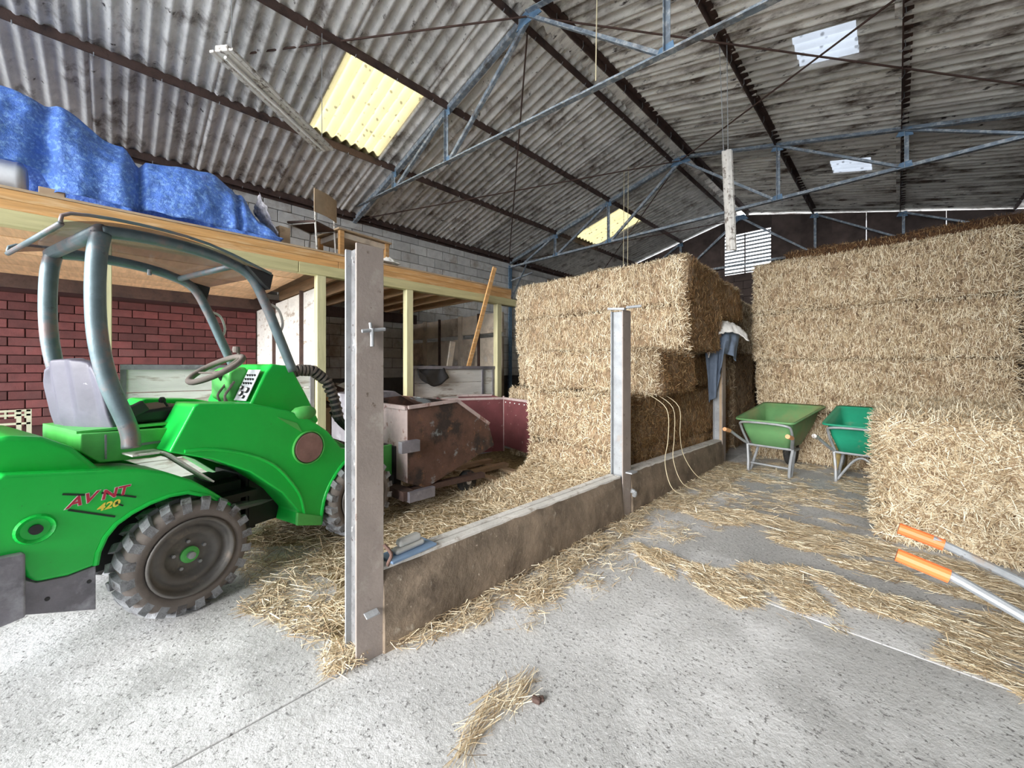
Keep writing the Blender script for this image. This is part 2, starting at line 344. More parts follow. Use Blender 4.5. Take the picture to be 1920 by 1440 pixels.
# roof sheets
ceil = struct('ceiling', MB().span((RX - .30, YF, RZ + .06), (RX + .30, YB + .2, RZ + .10)), 'roofdark')
rows = [(.10, 1.66), (1.54, 3.18), (3.06, 5.05)]
def sheet_mesh(s0, s1, side, hole=None, lift=0, only=None):
    Wd = 1.13; n = 62; v = []; f = []
    ss = [s0, s1] if hole is None else [s0, hole[0], hole[1], s1]
    xs = [RX + side * s for s in ss]
    for i in range(n + 1):
        y = -Wd / 2 + Wd * i / n; dz = .031 * math.cos(2 * math.pi * y / .1471)
        for t, x in enumerate(xs): v.append((x - xs[0], y, roofz(x) - roofz(xs[0]) + dz + (-.014 if x == xs[-1] else .0)))
    m = len(xs)
    for i in range(n):
        y = -Wd / 2 + Wd * (i + .5) / n
        for t in range(m - 1):
            inh = hole is not None and t == 1 and hole[2] < y < hole[3]
            if only and not inh: continue
            if not only and inh: continue
            a = i * m + t; f.append((a, a + 1, a + 1 + m, a + m))
    me = bpy.data.meshes.new('sheet'); me.from_pydata(v, [], f); me.shade_smooth(); return me
cache = {}
for side in (-1, 1):
    for r, (s0, s1) in enumerate(rows):
        for k in range(17):
            yc0 = 2.55 - 7.7 + k * 1.1
            if yc0 > YB + .3: continue
            sky = side == -1 and r == 1 and (abs(yc0 - 2.55) < .1 or abs(yc0 - 9.15) < .1)
            hole = None
            if side == 1 and r == 1:
                if abs(yc0 - 5.85) < .1: hole = (2.22, 2.77, -.42, .14)
                if abs(yc0 - 9.15) < .1: hole = (2.20, 2.75, .0, .55)
            key = (side, r, hole)
            if key not in cache: cache[key] = sheet_mesh(s0, s1, side, hole)
            me = cache[key]; mt = 'skyl' if sky else ('roof' if side == -1 else 'roofdark')
            x0 = RX + side * s0; jit = random.uniform(-.008, .008)
            loc = (x0, yc0, roofz(x0) + .012 * r * -1 + jit + (.012 if k % 2 else 0)); rot = (R(random.uniform(-.35, .35) * (1 if side < 0 else 2)), 0, 0)
            if sky or hole:
                me2 = me.copy() if sky else me
                o = link(bpy.data.objects.new('skylight_sheet' if sky else 'roof_sheet', me2)); me2.materials.clear(); me2.materials.append(M[mt])
                if sky: o['label'] = 'translucent yellowed skylight sheet'
                if hole:
                    m3 = sheet_mesh(s0, s1, side, hole, only=True); m3.materials.append(M['skyw'])
                    q = link(bpy.data.objects.new('skylight_sheet', m3)); q.parent = ceil; q.location = loc; q.rotation_euler = rot; q['label'] = 'small square white skylight'
            else:
                if not me.materials: me.materials.append(M[mt])
                o = link(bpy.data.objects.new('roof_sheet', me))
            o.parent = ceil; o.location = loc; o.rotation_euler = rot
# ridge cap folded plates, dark
for s in (-1, 1):
    MB().prism([(RX, RZ + .05), (RX + s * .3, RZ + .05 - .3 * SL), (RX + s * .3, RZ + .035 - .3 * SL), (RX, RZ + .035)], YF, YB, lambda p, q, t: (p, t, q)).build('ridge_cap', 'roofdark', parent=ceil)
# purlins (angle irons along the shed)
names = {-1: 'left', 1: 'right'}
where = {.17: 'beside the ridge', 1.6: 'highest below the ridge', 3.12: 'halfway to the eaves', 4.68: 'nearest the eaves'}
for s in (-1, 1):
    for off in (.17, 1.6, 3.12, 4.68):
        x = RX + s * off; z = roofz(x) - .035
        b = MB().box((x, (YF + YB) / 2, z - .055), (.012, YB - YF, .11)).box((x + s * .035, (YF + YB) / 2, z - .006), (.08, YB - YF, .012))
        o = b.build('purlin', 'purlin', origin=(x, (YF + YB) / 2, z))
        tag(o, f'rusty brown steel purlin on the {names[s]} roof slope, {where[off]}', 'purlin', 'roof purlins')
        hk = MB()
        y = YF + .4
        while y < YB:
            hk.tube([(x + s * .015, y, z + .03), (x + s * .02, y, z - .08), (x - s * .01, y, z - .13), (x - s * .03, y, z - .10)], .004, 5); y += .55
        hk.build('hook_bolt', 'galv', parent=o, kind='stuff')
# trusses
def truss(Y, zb, label, gable=False):
    t = thing('roof_truss', (RX, Y, zb(RX)), label, 'roof truss', group='roof trusses')
    up = (0, 1, 0)
    top = lambda x: roofz(x) - .16
    for s in (-1, 1):
        e = RX + s * 4.85
        if not gable: MB().angle((RX, Y, top(RX)), (e, Y, top(e)), .07, .008).build('top_chord', 'truss', parent=t)
        n1, n2, n3 = RX + s * 1.62, RX + s * 3.15, RX + s * 4.3
        segs = [((n1, top(n1)), (n1 + .0, zb(n1))), ((RX, top(RX) - .05), (n1 - s * .02, zb(n1))), ((n1, top(n1)), (n2, zb(n2))),
                ((n2, top(n2)), (n2, zb(n2))), ((n2, top(n2)), (n3, zb(n3)))]
        for (a, b) in segs: MB().angle((a[0], Y, a[1]), (b[0], Y, b[1]), .045, .007).build('strut', 'truss', parent=t)
        for (x, z) in ((n1, top(n1) - .03), (n1, zb(n1) + .04), (n2, top(n2) - .03), (n2, zb(n2) + .04)):
            MB().prism([(x - .09, z - .02), (x + .09, z - .05), (x + .07, z + .07), (x - .05, z + .06)], Y - .005, Y + .005, lambda p, q, u: (p, u, q)).build('gusset_plate', 'trussblue', parent=t)
    MB().prism([(RX - .2, RZ - .26), (RX + .2, RZ - .26), (RX + .1, RZ - .12), (RX - .1, RZ - .12)], Y - .006, Y + .006, lambda p, q, u: (p, u, q)).build('gusset_plate', 'trussblue', parent=t)
    a, b = (RX - 4.8, Y, zb(RX - 4.8)), (RX + 4.8, Y, zb(RX + 4.8))
    MB().angle(a, b, .065, .008).build('bottom_chord', 'truss', parent=t, label='pale grey-blue horizontal tie')
    return t
truss(3.41, lambda x: 4.28 - .072 * (x + 4.8), 'blue-grey steel roof truss nearest the camera, over the hay store front')
truss(7.9, lambda x: 4.13, 'blue-grey steel roof truss farther back, above the tall straw stacks')
truss(YB - .15, lambda x: 4.1, 'dark steel roof truss against the gable end wall', True)
# bracing rods
rods = [((RX, 3.41, 5.42), (-7.9, -1.2, 4.62), 'thin rusty bracing rod crossing the roof above the blue tarpaulin'),
        ((RX, 3.41, 5.42), (-7.9, 7.9, 4.3), 'long rusty bracing rod dropping from near truss apex to far wall column'),
        ((-7.9, 3.41, 4.3), (RX, 7.9, 5.42), 'thin rusty bracing rod rising from near left eaves to far truss apex'),
        ((RX, 3.41, 5.42), (XE, 7.9, 4.3), 'thin rusty rod passing below the small square skylight on the right slope'),
        ((RX, 7.9, 5.42), (XE, 3.41, 4.3), 'thin rusty rod crossing over the small near square skylight'),
        ((RX, 7.9, 5.42), (-7.9, YB, 4.3), 'thin dark bracing rod in the far left roof bay'),
        ((RX, YB, 5.42), (-7.9, 7.9, 4.3), 'thin dark bracing rod behind the far left skylight')]
for a, b, l in rods:
    c = tuple((V3(a) + V3(b)) / 2); tag(MB().tube([a, b], .011, 6).build('bracing_rod', 'rod', origin=c), l, 'rod', 'roof bracing rods')
# stanchion on the left wall
st = thing('wall_stanchion', (-7.84, 7.9, 0), 'dark blue steel wall column with knee brace at far left wall', 'column')
MB().box((-7.84, 7.9, 2.1), (.02, .12, 4.2)).box((-7.90, 7.9, 2.1), (.09, .012, 4.2)).build('column', 'trussblue', parent=st)
MB().angle((-7.8, 7.9, 3.2), (-7.2, 7.9, 4.1), .05).build('knee_brace', 'truss', parent=st)
MB().angle((-7.8, 7.9, 3.75), (-7.0, 7.9, 3.85), .04).build('strut', 'truss', parent=st)
# ------------------------------------------------------------------ concrete kerb panels and steel posts
def kerb(y0, y1, h0, h1, label):
    t = thing('concrete_panel', (-1.73, (y0 + y1) / 2, 0), label, 'wall panel', group='low concrete partition panels')
    n = 40; prof = [(-1.80, 0), (-1.80, 1), (-1.685, 1), (-1.672, .8), (-1.662, .4), (-1.66, 0)]
    b = MB(); n0 = 0
    for i in range(n + 1):
        y = y0 + (y1 - y0) * i / n; h = h0 + (h1 - h0) * i / n
        for x, q in prof: b.v.append((x + .006 * noise.noise(Vector((y * 4, q * 3, x))), y, (h - .012 * (q > .9)) * q + .01 * noise.noise(Vector((y * 9, q * 5, 3))) * (q > 0)))
    m = len(prof)
    for i in range(n):
        for k in range(m - 1): a = i * m + k; b.f.append((a, a + 1, a + m + 1, a + m))
    b.f += [tuple(range(m)), tuple(n * m + k for k in range(m))]
    b.build('panel', 'curb', parent=t, bevel=.006, bseg=1)
    c = MB()
    for xa, xb in ((-1.798, -1.752), (-1.740, -1.687)):
        c.prism([(y0, h0 - .02), (y1, h1 - .02), (y1, h1 + .002), (y0, h0 + .002)], xa, xb, lambda p, q, u: (u, p, q))
    c.build('top_face', 'curbtop', parent=t, bevel=.004, bseg=1, label='pale worn top with a groove')
    return t
kerb(.86, 3.04, .385, .375, 'long low stained concrete panel between the two nearer steel posts')
kerb(3.2, 5.75, .385, .33, 'short low concrete panel with straw on it beyond the slim steel post')
def ibeam(y0, y1, h, label, wide, m='postpaint', wm='galv'):
    t = thing('steel_post', (-1.73, (y0 + y1) / 2, 0), label, 'post', group='upright steel partition posts')
    MB().box((-1.677, (y0 + y1) / 2, h / 2), (.010, y1 - y0, h)).build('flange', m, parent=t, bevel=.002, bseg=1, label='brown painted flange')
    MB().box((-1.787, (y0 + y1) / 2, h / 2 - .006), (.010, y1 - y0, h)).build('flange', 'galv', parent=t, bevel=.002, bseg=1)
    MB().box((-1.732, y0 + wide, h / 2), (.10, .009, h - .02)).build('web', wm, parent=t, label='pale speckled web')
    return t
p1 = ibeam(.737, .865, 1.845, 'tall near brown and galvanised steel post beside the green loader', .03, 'postpaint', 'speck')
MB().box((-1.655, .80, .215), (.035, .062, .006), (0, R(18), 0)).build('bracket', 'galv', parent=p1, bevel=.002, label='small plate with hole')
MB().tube([(-1.66, .795, 1.50), (-1.655, .80, 1.43)], .007).tube([(-1.655, .755, 1.46), (-1.65, .86, 1.475)], .008).tube([(-1.652, .80, 1.475), (-1.652, .80, 1.395)], .009).build('latch_bolt', 'galv', parent=p1, label='latch bolt wrapped with twine')
MB().tube([(-1.66, .86, .50), (-1.63, .88, .46), (-1.64, .87, .42), (-1.66, .88, .40)], .008, smooth=4).build('wire_knot', 'rod', parent=p1)
p2 = ibeam(3.05, 3.19, 1.80, 'slim pale steel post in front of the left straw stack', .04, 'postpaint')
MB().box((-1.73, 3.05, 1.81), (.16, .04, .018), (0, R(6), 0)).tube([(-1.68, 3.12, 1.825), (-1.56, 3.16, 1.83)], .012).build('cap_plate', 'galv', parent=p2)
MB().box((-1.64, 3.14, .40), (.06, .10, .012)).build('bracket', 'galv', parent=p2)
MB().tube([(-1.645, 3.14, .24), (-1.62, 3.16, .225), (-1.635, 3.18, .19)], .02, smooth=3).build('bolt_end', 'galv', parent=p2)
p3 = ibeam(5.72, 5.86, 1.80, 'rusty steel post wearing a draped jacket beyond the kerb', .03)
MB().box((-1.70, 5.76, .8), (.03, .06, 1.5)).build('timber_packing', 'ply', parent=p3)
# ------------------------------------------------------------------ mezzanine with pens below
MX, MY0, MY1 = -4.8, -2.0, 4.86
mz = thing('mezzanine', (MX, 1.5, 0), 'new timber storage platform on posts along the left wall', 'platform')
for a, b in ((MY0, 1.9), (1.905, MY1)):
    MB().span((MX - .045, a, 2.50), (MX, b, 2.655)).build('rim_joist', 'timber', parent=mz, bevel=.003, bseg=1)
MB().span((MX - .0, MY0, 2.575), (MX + .006, MY1, 2.652)).build('facing_board', 'timber', parent=mz, bevel=.002, bseg=1)
for a, b in ((MY0, 1.45), (1.454, MY1 + .1)):
    MB().span((MX - .07, a, 2.375), (MX + .03, b, 2.495)).build('beam', 'green_timber', parent=mz, bevel=.005, bseg=1)
MB().span((XW + .06, MY0, 2.655), (MX + .01, MY1, 2.675)).build('deck', 'ply', parent=mz)
jm = None; y = MY0 + .1
while y < MY1 - .05:
    if jm is None: jo = MB().box((0, 0, 0), (3.05, .045, .16)).build('joist', 'joist', local=True); jm = jo.data; bpy.data.objects.remove(jo)
    o = link(bpy.data.objects.new('joist', jm)); o.parent = mz; o.location = ((MX - .04 + XW + .06) / 2 - MX, y - 1.5, 2.575); y += .4
for k in range(8):
    MB().span((MX - .09 - k * .375 - .365, MY0, 2.465 + .006 * (k % 2)), (MX - .09 - k * .375, 1.68, 2.485 + .006 * (k % 2))).build('soffit_board', 'joist', parent=mz, bevel=.002, bseg=1)
MB().span((XW + .06, MY0, 2.30), (XW + .12, MY1, 2.50)).build('wall_plate', 'purlin', parent=mz)
for y in (-.06, 1.70, 2.86, 4.56):
    MB().box((MX - .03, y, 1.235), (.10, .10, 2.47)).build('post', 'post_timber', parent=mz, bevel=.004, bseg=1)
# pen partitions
def pen_front(y0, y1, label):
    t = thing('pen_barrier', (MX - .04, (y0 + y1) / 2, 0), label, 'partition', group='whitewashed pen fronts')
    n = 6; h = 1.27
    for k in range(n): MB().span((MX - .10, y0 + .03, .02 + k * h / n + .003), (MX - .06 + random.uniform(-.003, .003), y1 - .03, .02 + (k + 1) * h / n - .003)).build('board', 'white', parent=t, bevel=.002, bseg=1)
    MB().span((MX - .12, y0, 1.285), (MX - .03, y1, 1.33)).build('top_rail', 'greymetal', parent=t)
    for y in (y0 + .02, y1 - .25, y1 - .02): MB().span((MX - .11, y - .02, 0), (MX - .045, y + .02, 1.29)).build('upright', 'greymetal', parent=t)
pen_front(.04, 1.64, 'whitewashed board pen front with steel rail behind the loader')
pen_front(2.93, 4.50, 'whitewashed board pen front with black bag over its rail')
def cross(y, label, m, holes=False):
    t = thing('pen_divider', ((MX + XW) / 2, y, 0), label, 'partition', group='pen dividers')
    x = MX - .1; k = 0
    while x > XW + .1:
        x1 = max(x - .62, XW + .06)
        MB().span((x1 + .006, y - .03, 0), (x - .006, y + .01, 2.28 if not holes else 1.85)).build('panel', m, parent=t, bevel=.003, bseg=1)
        if holes: MB().span((x1 + .006, y - .03, 1.93), (x - .006, y + .01, 2.28)).build('panel', m, parent=t, bevel=.003, bseg=1)
        if k % 2 == 0: MB().span((x1 - .02, y - .07, 0), (x1 + .02, y - .03, 2.3)).build('upright', 'purlin', parent=t)
        if holes and k % 2: MB().span((x1, y - .05, 0), (x1 + .12, y - .02, 2.3)).build('upright', 'panel', parent=t)
        x = x1; k += 1
    return t
cross(1.76, 'pale whitewashed panel divider inside the pen behind the loader', 'white')
cross(4.78, 'brown-stained panel divider closing the far end of the pens', 'panel', True)
# things in the pens and on the deck
def plank(a, b, w, t, m, label, name='plank'):
    c = tuple((V3(a) + V3(b)) / 2); o = MB().bar(a, b, w, t, (1, 0, 0)).build(name, m, origin=c, bevel=.002, bseg=1); return tag(o, label, 'plank', 'loose timber')
plank((-4.95, 4.02, 1.30), (-4.62, 4.30, 2.92), .075, .025, 'timber', 'long pale plank leaning through the deck edge at far end')
plank((-5.6, 3.9, .02), (-5.4, 4.05, 1.75), .10, .03, 'panel', 'short brown board standing inside the far pen')
plank((-5.2, 1.95, .02), (-5.5, 1.9, 1.2), .05, .03, 'ply', 'rough lath leaning in the dark doorway')
plank((-4.3, 2.2, .62), (-5.1, 1.85, .95), .07, .03, 'timber', 'pale offcut lying slanted behind the near steel post')
plank((-5.5, 2.3, .02), (-5.9, 2.6, 1.3), .06, .03, 'ply', 'brown stick leaning against the dark divider')
bag = MB(); 
def bagf(u, v):
    s = (v - .5) * 2; y = 3.02 + u * .42; z = 1.335 - abs(s) ** 1.3 * (.30 * (.55 + .45 * math.sin(u * 3.0))) ; x = MX - .075 + s * .075
    q = .025 * noise.noise(Vector((u * 5, v * 5, 2))); return (x + q + (.03 if s > 0 else -.03) * (abs(s)), y + .10 * abs(s) * (u - .3), z + q)
bag.grid(18, 18, bagf); tag(bag.build('plastic_bag', 'black', origin=(MX, 3.2, 1.3), smooth=True, solid=.006), 'crumpled black plastic bag hung over the far pen front rail', 'bag')
def junk(loc, n, s, label):
    t = thing('scrap_heap', loc, label, 'scrap')
    for k in range(n):
        p = (loc[0] + random.uniform(-s, s), loc[1] + random.uniform(-s, s), loc[2] + .05 + random.uniform(0, .5 * s))
        MB().box(p, (random.uniform(.08, .3), random.uniform(.03, .12), random.uniform(.02, .09)), (random.uniform(-.4, .4), random.uniform(-.4, .4), random.uniform(0, 3))).build('offcut', random.choice(['ply', 'panel', 'linen', 'purlin']), parent=t)
sh = thing('workbench', (-5.6, 2.2, 0), 'dark shelf with clutter inside the open doorway', 'bench')
MB().span((-6.2, 1.85, .80), (-5.1, 2.7, .84)).build('top', 'purlin', parent=sh)
for x, y in ((-6.1, 1.9), (-5.15, 1.9), (-6.1, 2.62), (-5.15, 2.62)): MB().box((x, y, .4), (.06, .06, .8)).build('leg', 'ply', parent=sh)
junk((-5.55, 2.2, .86), 26, .30, 'pale scraps and offcuts piled on the dark shelf')
# tarpaulin over stored goods
def prof(y):
    ks = [(-2.0, 3.72), (-1.0, 3.60), (-.35, 3.56), (0.05, 3.36), (.16, 3.24), (.22, 3.30), (.7, 3.36), (.95, 3.22), (1.15, 2.95), (1.32, 2.70)]
    for (a, p), (b, q) in zip(ks, ks[1:]):
        if a <= y <= b: t = (y - a) / (b - a); t = t * t * (3 - 2 * t); return p + (q - p) * t
    return ks[-1][1]
def tarpf(u, v):
    y = -2.0 + u * 3.32; H = prof(y); lo = 2.70 + (.20 if y < -.42 else .03) 
    if -.42 <= y < -.33: lo = 2.70 + .2 * (1 - (y + .42) / .09)
    c = [(-4.86, lo), (-4.92, lo + (H - lo) * .55), (-5.06, H - .05), (-5.35, H), (-6.2, H + .02), (-6.7, H - .15), (-6.8, 2.7)]
    t = v * (len(c) - 1); i = min(int(t), len(c) - 2); q = t - i; x = c[i][0] + (c[i + 1][0] - c[i][0]) * q; z = c[i][1] + (c[i + 1][1] - c[i][1]) * q
    fold = .022 * math.sin(y * 16 + 2.5 * noise.noise(Vector((y * 2, v * 2, 0)))) * max(0, 1 - v * 2.2) + .03 * noise.noise(Vector((y * 3, v * 6, 1))) + .018 * noise.noise(Vector((y * 14, v * 22, 5)))
    gap = -.06 * math.exp(-((y + .40) / .05) ** 2) - .07 * math.exp(-((y - .17) / .03) ** 2) - .06 * math.exp(-((y - .93) / .025) ** 2)
    return (x + fold + gap, y, max(2.69, z + .02 * noise.noise(Vector((y * 6, v * 9, 9)))))
tag(MB().grid(150, 60, tarpf).build('tarpaulin', 'tarp', origin=(-5.5, 0, 2.7), smooth=True, solid=.004), 'crumpled blue tarpaulin draped over a long heap on the timber deck', 'tarpaulin')
tag(MB().grid(20, 20, lambda u, v: (-4.98 - .25 * v + .03 * noise.noise(Vector((u * 8, v * 8, 0))), 1.12 + .22 * u + .03 * noise.noise(Vector((u * 6, v * 7, 4))), 3.22 - .50 * u - .12 * v + .03 * noise.noise(Vector((u * 9, v * 9, 8))))).build('foil_sheet', 'tarpback', origin=(-5.1, 1.2, 2.9), smooth=True, solid=.004), 'crumpled silver sheet at the far end of the blue tarpaulin', 'sheet')
gc = thing('grey_machine', (-5.02, -.85, 2.675), 'rounded grey metal casing with vent slots under the tarpaulin hem', 'machine')
MB().lathe([(.0, -.42), (.10, -.42), (.125, -.38), (.125, .30), (.13, .31), (.13, .34), (.10, .36), (0, .36)], (-5.02, -.85, 2.81), 'y', 20).build('casing', 'casing', parent=gc, smooth=True)
for k in range(7): MB().lathe([(.127, 0), (.127, .012)], (-5.02, -1.1 + k * .05, 2.81), 'y', 20, False).build('vent_slot', 'black', parent=gc, solid=.003)
tag(MB().box((-4.92, -.35, 2.715), (.09, .14, .07)).build('timber_block', 'ply', origin=(-4.92, -.35, 2.69), bevel=.004), 'small timber block under the tarpaulin at the deck edge', 'block')
tag(MB().box((-5.15, 1.36, 2.80), (.25, .12, .25), (0, 0, .2)).build('cardboard_box', 'ply', origin=(-5.15, 1.36, 2.68), bevel=.004), 'brown cardboard box between the tarpaulin and the stacked chair', 'box')
# timber rail behind tarp
rl = thing('timber_rail', (-7.8, 1.6, 3.3), 'orange timber rail with short uprights fixed to block wall', 'rail')
MB().span((-7.88, .2, 3.28), (-7.80, 2.75, 3.40)).build('rail', 'timber', parent=rl)
for y in (1.15, 1.95, 2.7): MB().span((-7.86, y, 2.7), (-7.78, y + .09, 3.55 if y > 2.5 else 3.28)).build('upright', 'timber', parent=rl)
# school chair facing away on the deck
def chair(loc, rz, label, ht=.78):
    t = thing('school_chair', loc, label, 'chair', rz, group='stored chairs'); K = dict(parent=t, local=True)
    MB().box((0, 0, .40), (.40, .38, .03), (0, R(-3), 0)).build('seat', 'purlin', bevel=.01, **K)
    MB().grid(8, 4, lambda u, v: (-.20 - .03 * math.sin(u * math.pi) * 1, -.20 + .40 * u, .50 + (ht - .5) * v)).build('backrest', 'ply', solid=.012, bevel=.004, **K)
    for s in (-1, 1):
        MB().tube([(-.22, s * .17, 0), (-.19, s * .17, .42), (-.19, s * .17, ht - .05)], .011).build('leg', 'enamel', **K)
        MB().tube([(.2, s * .17, 0), (.17, s * .17, .39)], .011).build('leg', 'enamel', **K)
    MB().tube([(-.19, -.17, .38), (.17, -.17, .38), (.17, .17, .38), (-.19, .17, .38)], .01).build('seat_frame', 'enamel', **K)
    return t
chair((-5.25, 1.75, 2.675), R(211), 'ply-backed school chair standing upright on the deck beside tarpaulin')
tb = thing('small_table', (-5.4, 2.35, 2.675), 'low wooden table with pale top edge behind the near post', 'table', R(8)); K = dict(parent=tb, local=True)
MB().box((0, 0, .40), (.62, .80, .022)).build('tabletop', 'ply', bevel=.004, **K)
for x in (-.26, .26):
    for y in (-.34, .34): MB().box((x, y, .2), (.055, .055, .39)).build('leg', 'timber', **K)
MB().box((0, 0, .34), (.54, .70, .07)).build('apron', 'panel', **K)
chair((-5.75, 2.75, 2.675), R(200), 'second chair half hidden behind the small table', .55)
rg = MB().grid(14, 10, lambda u, v: (MX - .06 + .12 * v, 2.42 + .28 * u, 2.69 + .07 * math.sin(u * 3.1) * math.sin(v * 3.1) + .02 * noise.noise(Vector((u * 9, v * 9, 1))))).build('rag', 'linen', origin=(MX, 2.5, 2.68), smooth=True, solid=.004)
tag(rg, 'dusty pale rag with a trailing cord on the deck edge', 'rag')
# crate far left
cr = thing('plastic_crate', (-6.1, -.75, 0), 'cream ribbed plastic crate against the red wall at far left', 'crate')
MB().span((-6.3, -1.2, 0), (-5.85, -.56, .62)).build('body', 'dkgreen', parent=cr)
for z in (.90, .86, .78, .66): MB().box((-5.86, -.9, z), (.03, .70, .018)).build('bar', 'cream', parent=cr)
for k in range(12): MB().box((-5.86, -1.22 + k * .058, .87), (.02, .012, .08)).build('rib', 'cream', parent=cr)
for y in (-.56, -.62, -1.24): MB().box((-5.86, y, .46), (.03, .03, .9)).build('upright', 'cream', parent=cr)
# ------------------------------------------------------------------ straw bales
FACES = {'-y': ((0, -1, 0), 0, 2), '+x': ((1, 0, 0), 1, 2), '-x': ((-1, 0, 0), 1, 2), '+z': ((0, 0, 1), 0, 1)}
def bale(c, d, label, faces, dens=5200, L=.062, w=.0042, name='straw_bale', group=None, brown=(), mess=.35, seed=0, edge=True, horiz=.15):
    t = thing(name, (c[0], c[1], c[2] - d[2] / 2), label, 'straw bale', group=group)
    nx, ny, nz = [max(2, int(x / .14)) for x in d]; h = [x / 2 for x in d]; r = .07
    bm = bmesh.new(); bmesh.ops.create_cube(bm, size=1)
    bmesh.ops.subdivide_edges(bm, edges=bm.edges[:], cuts=10, use_grid_fill=True)
    for v in bm.verts:
        p = Vector((v.co.x * d[0], v.co.y * d[1], v.co.z * d[2]))
        q = Vector([max(-h[i] + r, min(h[i] - r, p[i])) for i in range(3)]); e = p - q
        if e.length > 1e-6: p = q + e.normalized() * r
        wp = p + Vector(c); nrm = e.normalized() if e.length > 1e-6 else Vector((0, 0, 0))
        p += nrm * (.05 * noise.noise(wp * 2.3) + .02 * noise.noise(wp * 7))
        v.co = p + Vector((0, 0, h[2]))
    me = bpy.data.meshes.new('packed_straw'); bm.to_mesh(me); bm.free(); me.shade_smooth(); me.materials.append(M['core'])
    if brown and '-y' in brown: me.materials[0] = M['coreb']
    o = link(bpy.data.objects.new('packed_straw', me)); o.parent = t
    for fc in faces:
        nrm, ia, ib = FACES[fc]; n = int(dens * d[ia] * d[ib]); k = 2 if '-' not in fc else 2
        a = rng.uniform(-.5, .5, n); b = rng.uniform(-.5, .5, n); P = np.zeros((n, 3)); ax = [i for i in range(3) if i not in (ia, ib)][0]
        P[:, ia] = a * d[ia]; P[:, ib] = b * d[ib]; P[:, ax] = nrm[ax] * (h[ax])
        # follow rounding near the edges
        ea = np.maximum(0, np.abs(P[:, ia]) - (h[ia] - r)) / r; eb = np.maximum(0, np.abs(P[:, ib]) - (h[ib] - r)) / r
        P[:, ax] -= nrm[ax] * r * (1 - np.sqrt(np.maximum(0, 1 - np.minimum(1, ea ** 2 + eb ** 2))))
        nz_ = np.array([.05 * noise.noise(Vector(p + np.array(c)) * 2.3) for p in P]) if n < 60000 else 0
        P[:, ax] += nrm[ax] * (nz_ + rng.uniform(-.005, .015, n)); P += np.array(c)
        D = rng.normal(size=(n, 3)) * mess
        ib2 = ib if rng.random() >= 0 else ia
        D[:, ib2] += rng.choice([-1, 1], n); hz = rng.random(n) < horiz; D[hz, ia] += 2.5
        D[:, ax] = nrm[ax] * np.abs(rng.normal(size=n)) * mess * .9
        # edge whiskers lean out
        if edge:
            for ii, ee in ((ia, ea), (ib, eb)):
                k2 = ee > .2; D[k2, ii] += np.sign(P[k2, ii] - c[ii]) * 1.1
        Nn = np.tile(np.array(nrm, float), (n, 1)); br = fc in brown  # brown faces take the darker straw; on right-hand sides it paints in shade
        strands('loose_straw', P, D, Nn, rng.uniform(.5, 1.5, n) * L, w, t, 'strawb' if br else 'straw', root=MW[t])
    return t
G1, G2 = 'left straw stack', 'tall right straw stack'
# left stack: upper bales, front face y 4.4
def row(x0, x1, y0, y1, z0, z1, label, faces, **k):
    return bale(((x0 + x1) / 2, (y0 + y1) / 2, (z0 + z1) / 2), (x1 - x0, y1 - y0, z1 - z0), label, faces, **k)
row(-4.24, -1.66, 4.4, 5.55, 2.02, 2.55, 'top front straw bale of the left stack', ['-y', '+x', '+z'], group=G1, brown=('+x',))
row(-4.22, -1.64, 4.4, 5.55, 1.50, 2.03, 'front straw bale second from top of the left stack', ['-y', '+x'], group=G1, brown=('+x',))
row(-4.15, -1.68, 5.53, 6.66, 1.98, 2.50, 'top rear straw bale of the left stack, shade-coloured side', ['+x', '+z'], group=G1, brown=('+x',))
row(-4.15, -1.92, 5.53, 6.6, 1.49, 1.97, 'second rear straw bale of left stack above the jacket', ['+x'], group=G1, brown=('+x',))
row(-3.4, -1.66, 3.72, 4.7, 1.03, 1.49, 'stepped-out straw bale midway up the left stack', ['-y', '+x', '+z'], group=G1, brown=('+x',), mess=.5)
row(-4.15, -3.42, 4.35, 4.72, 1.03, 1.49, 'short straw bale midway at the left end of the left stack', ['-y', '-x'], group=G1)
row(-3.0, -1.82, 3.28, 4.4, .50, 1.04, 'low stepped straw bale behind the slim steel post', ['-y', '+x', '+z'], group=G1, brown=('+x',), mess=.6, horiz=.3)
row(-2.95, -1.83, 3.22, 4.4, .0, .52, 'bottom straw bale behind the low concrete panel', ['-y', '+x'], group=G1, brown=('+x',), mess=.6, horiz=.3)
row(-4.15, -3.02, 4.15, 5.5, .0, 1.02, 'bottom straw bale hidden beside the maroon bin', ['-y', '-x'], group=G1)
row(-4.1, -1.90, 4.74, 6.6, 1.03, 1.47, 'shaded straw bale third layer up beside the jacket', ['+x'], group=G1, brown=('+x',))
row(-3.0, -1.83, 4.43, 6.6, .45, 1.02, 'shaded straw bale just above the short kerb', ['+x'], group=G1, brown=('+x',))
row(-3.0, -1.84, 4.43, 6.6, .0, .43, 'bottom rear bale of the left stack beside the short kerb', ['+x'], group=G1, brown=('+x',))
row(-4.3, -1.85, 6.9, 8.2, 1.55, 2.42, 'pale straw bale in the farther stack behind the left one', ['-y', '+x', '+z'], group='rear straw stack')
row(-4.3, -1.85, 6.9, 8.2, 0, 1.57, 'lower straw bale in the farther stack behind the left one', ['-y', '+x'], group='rear straw stack', brown=('+x',), dens=900)
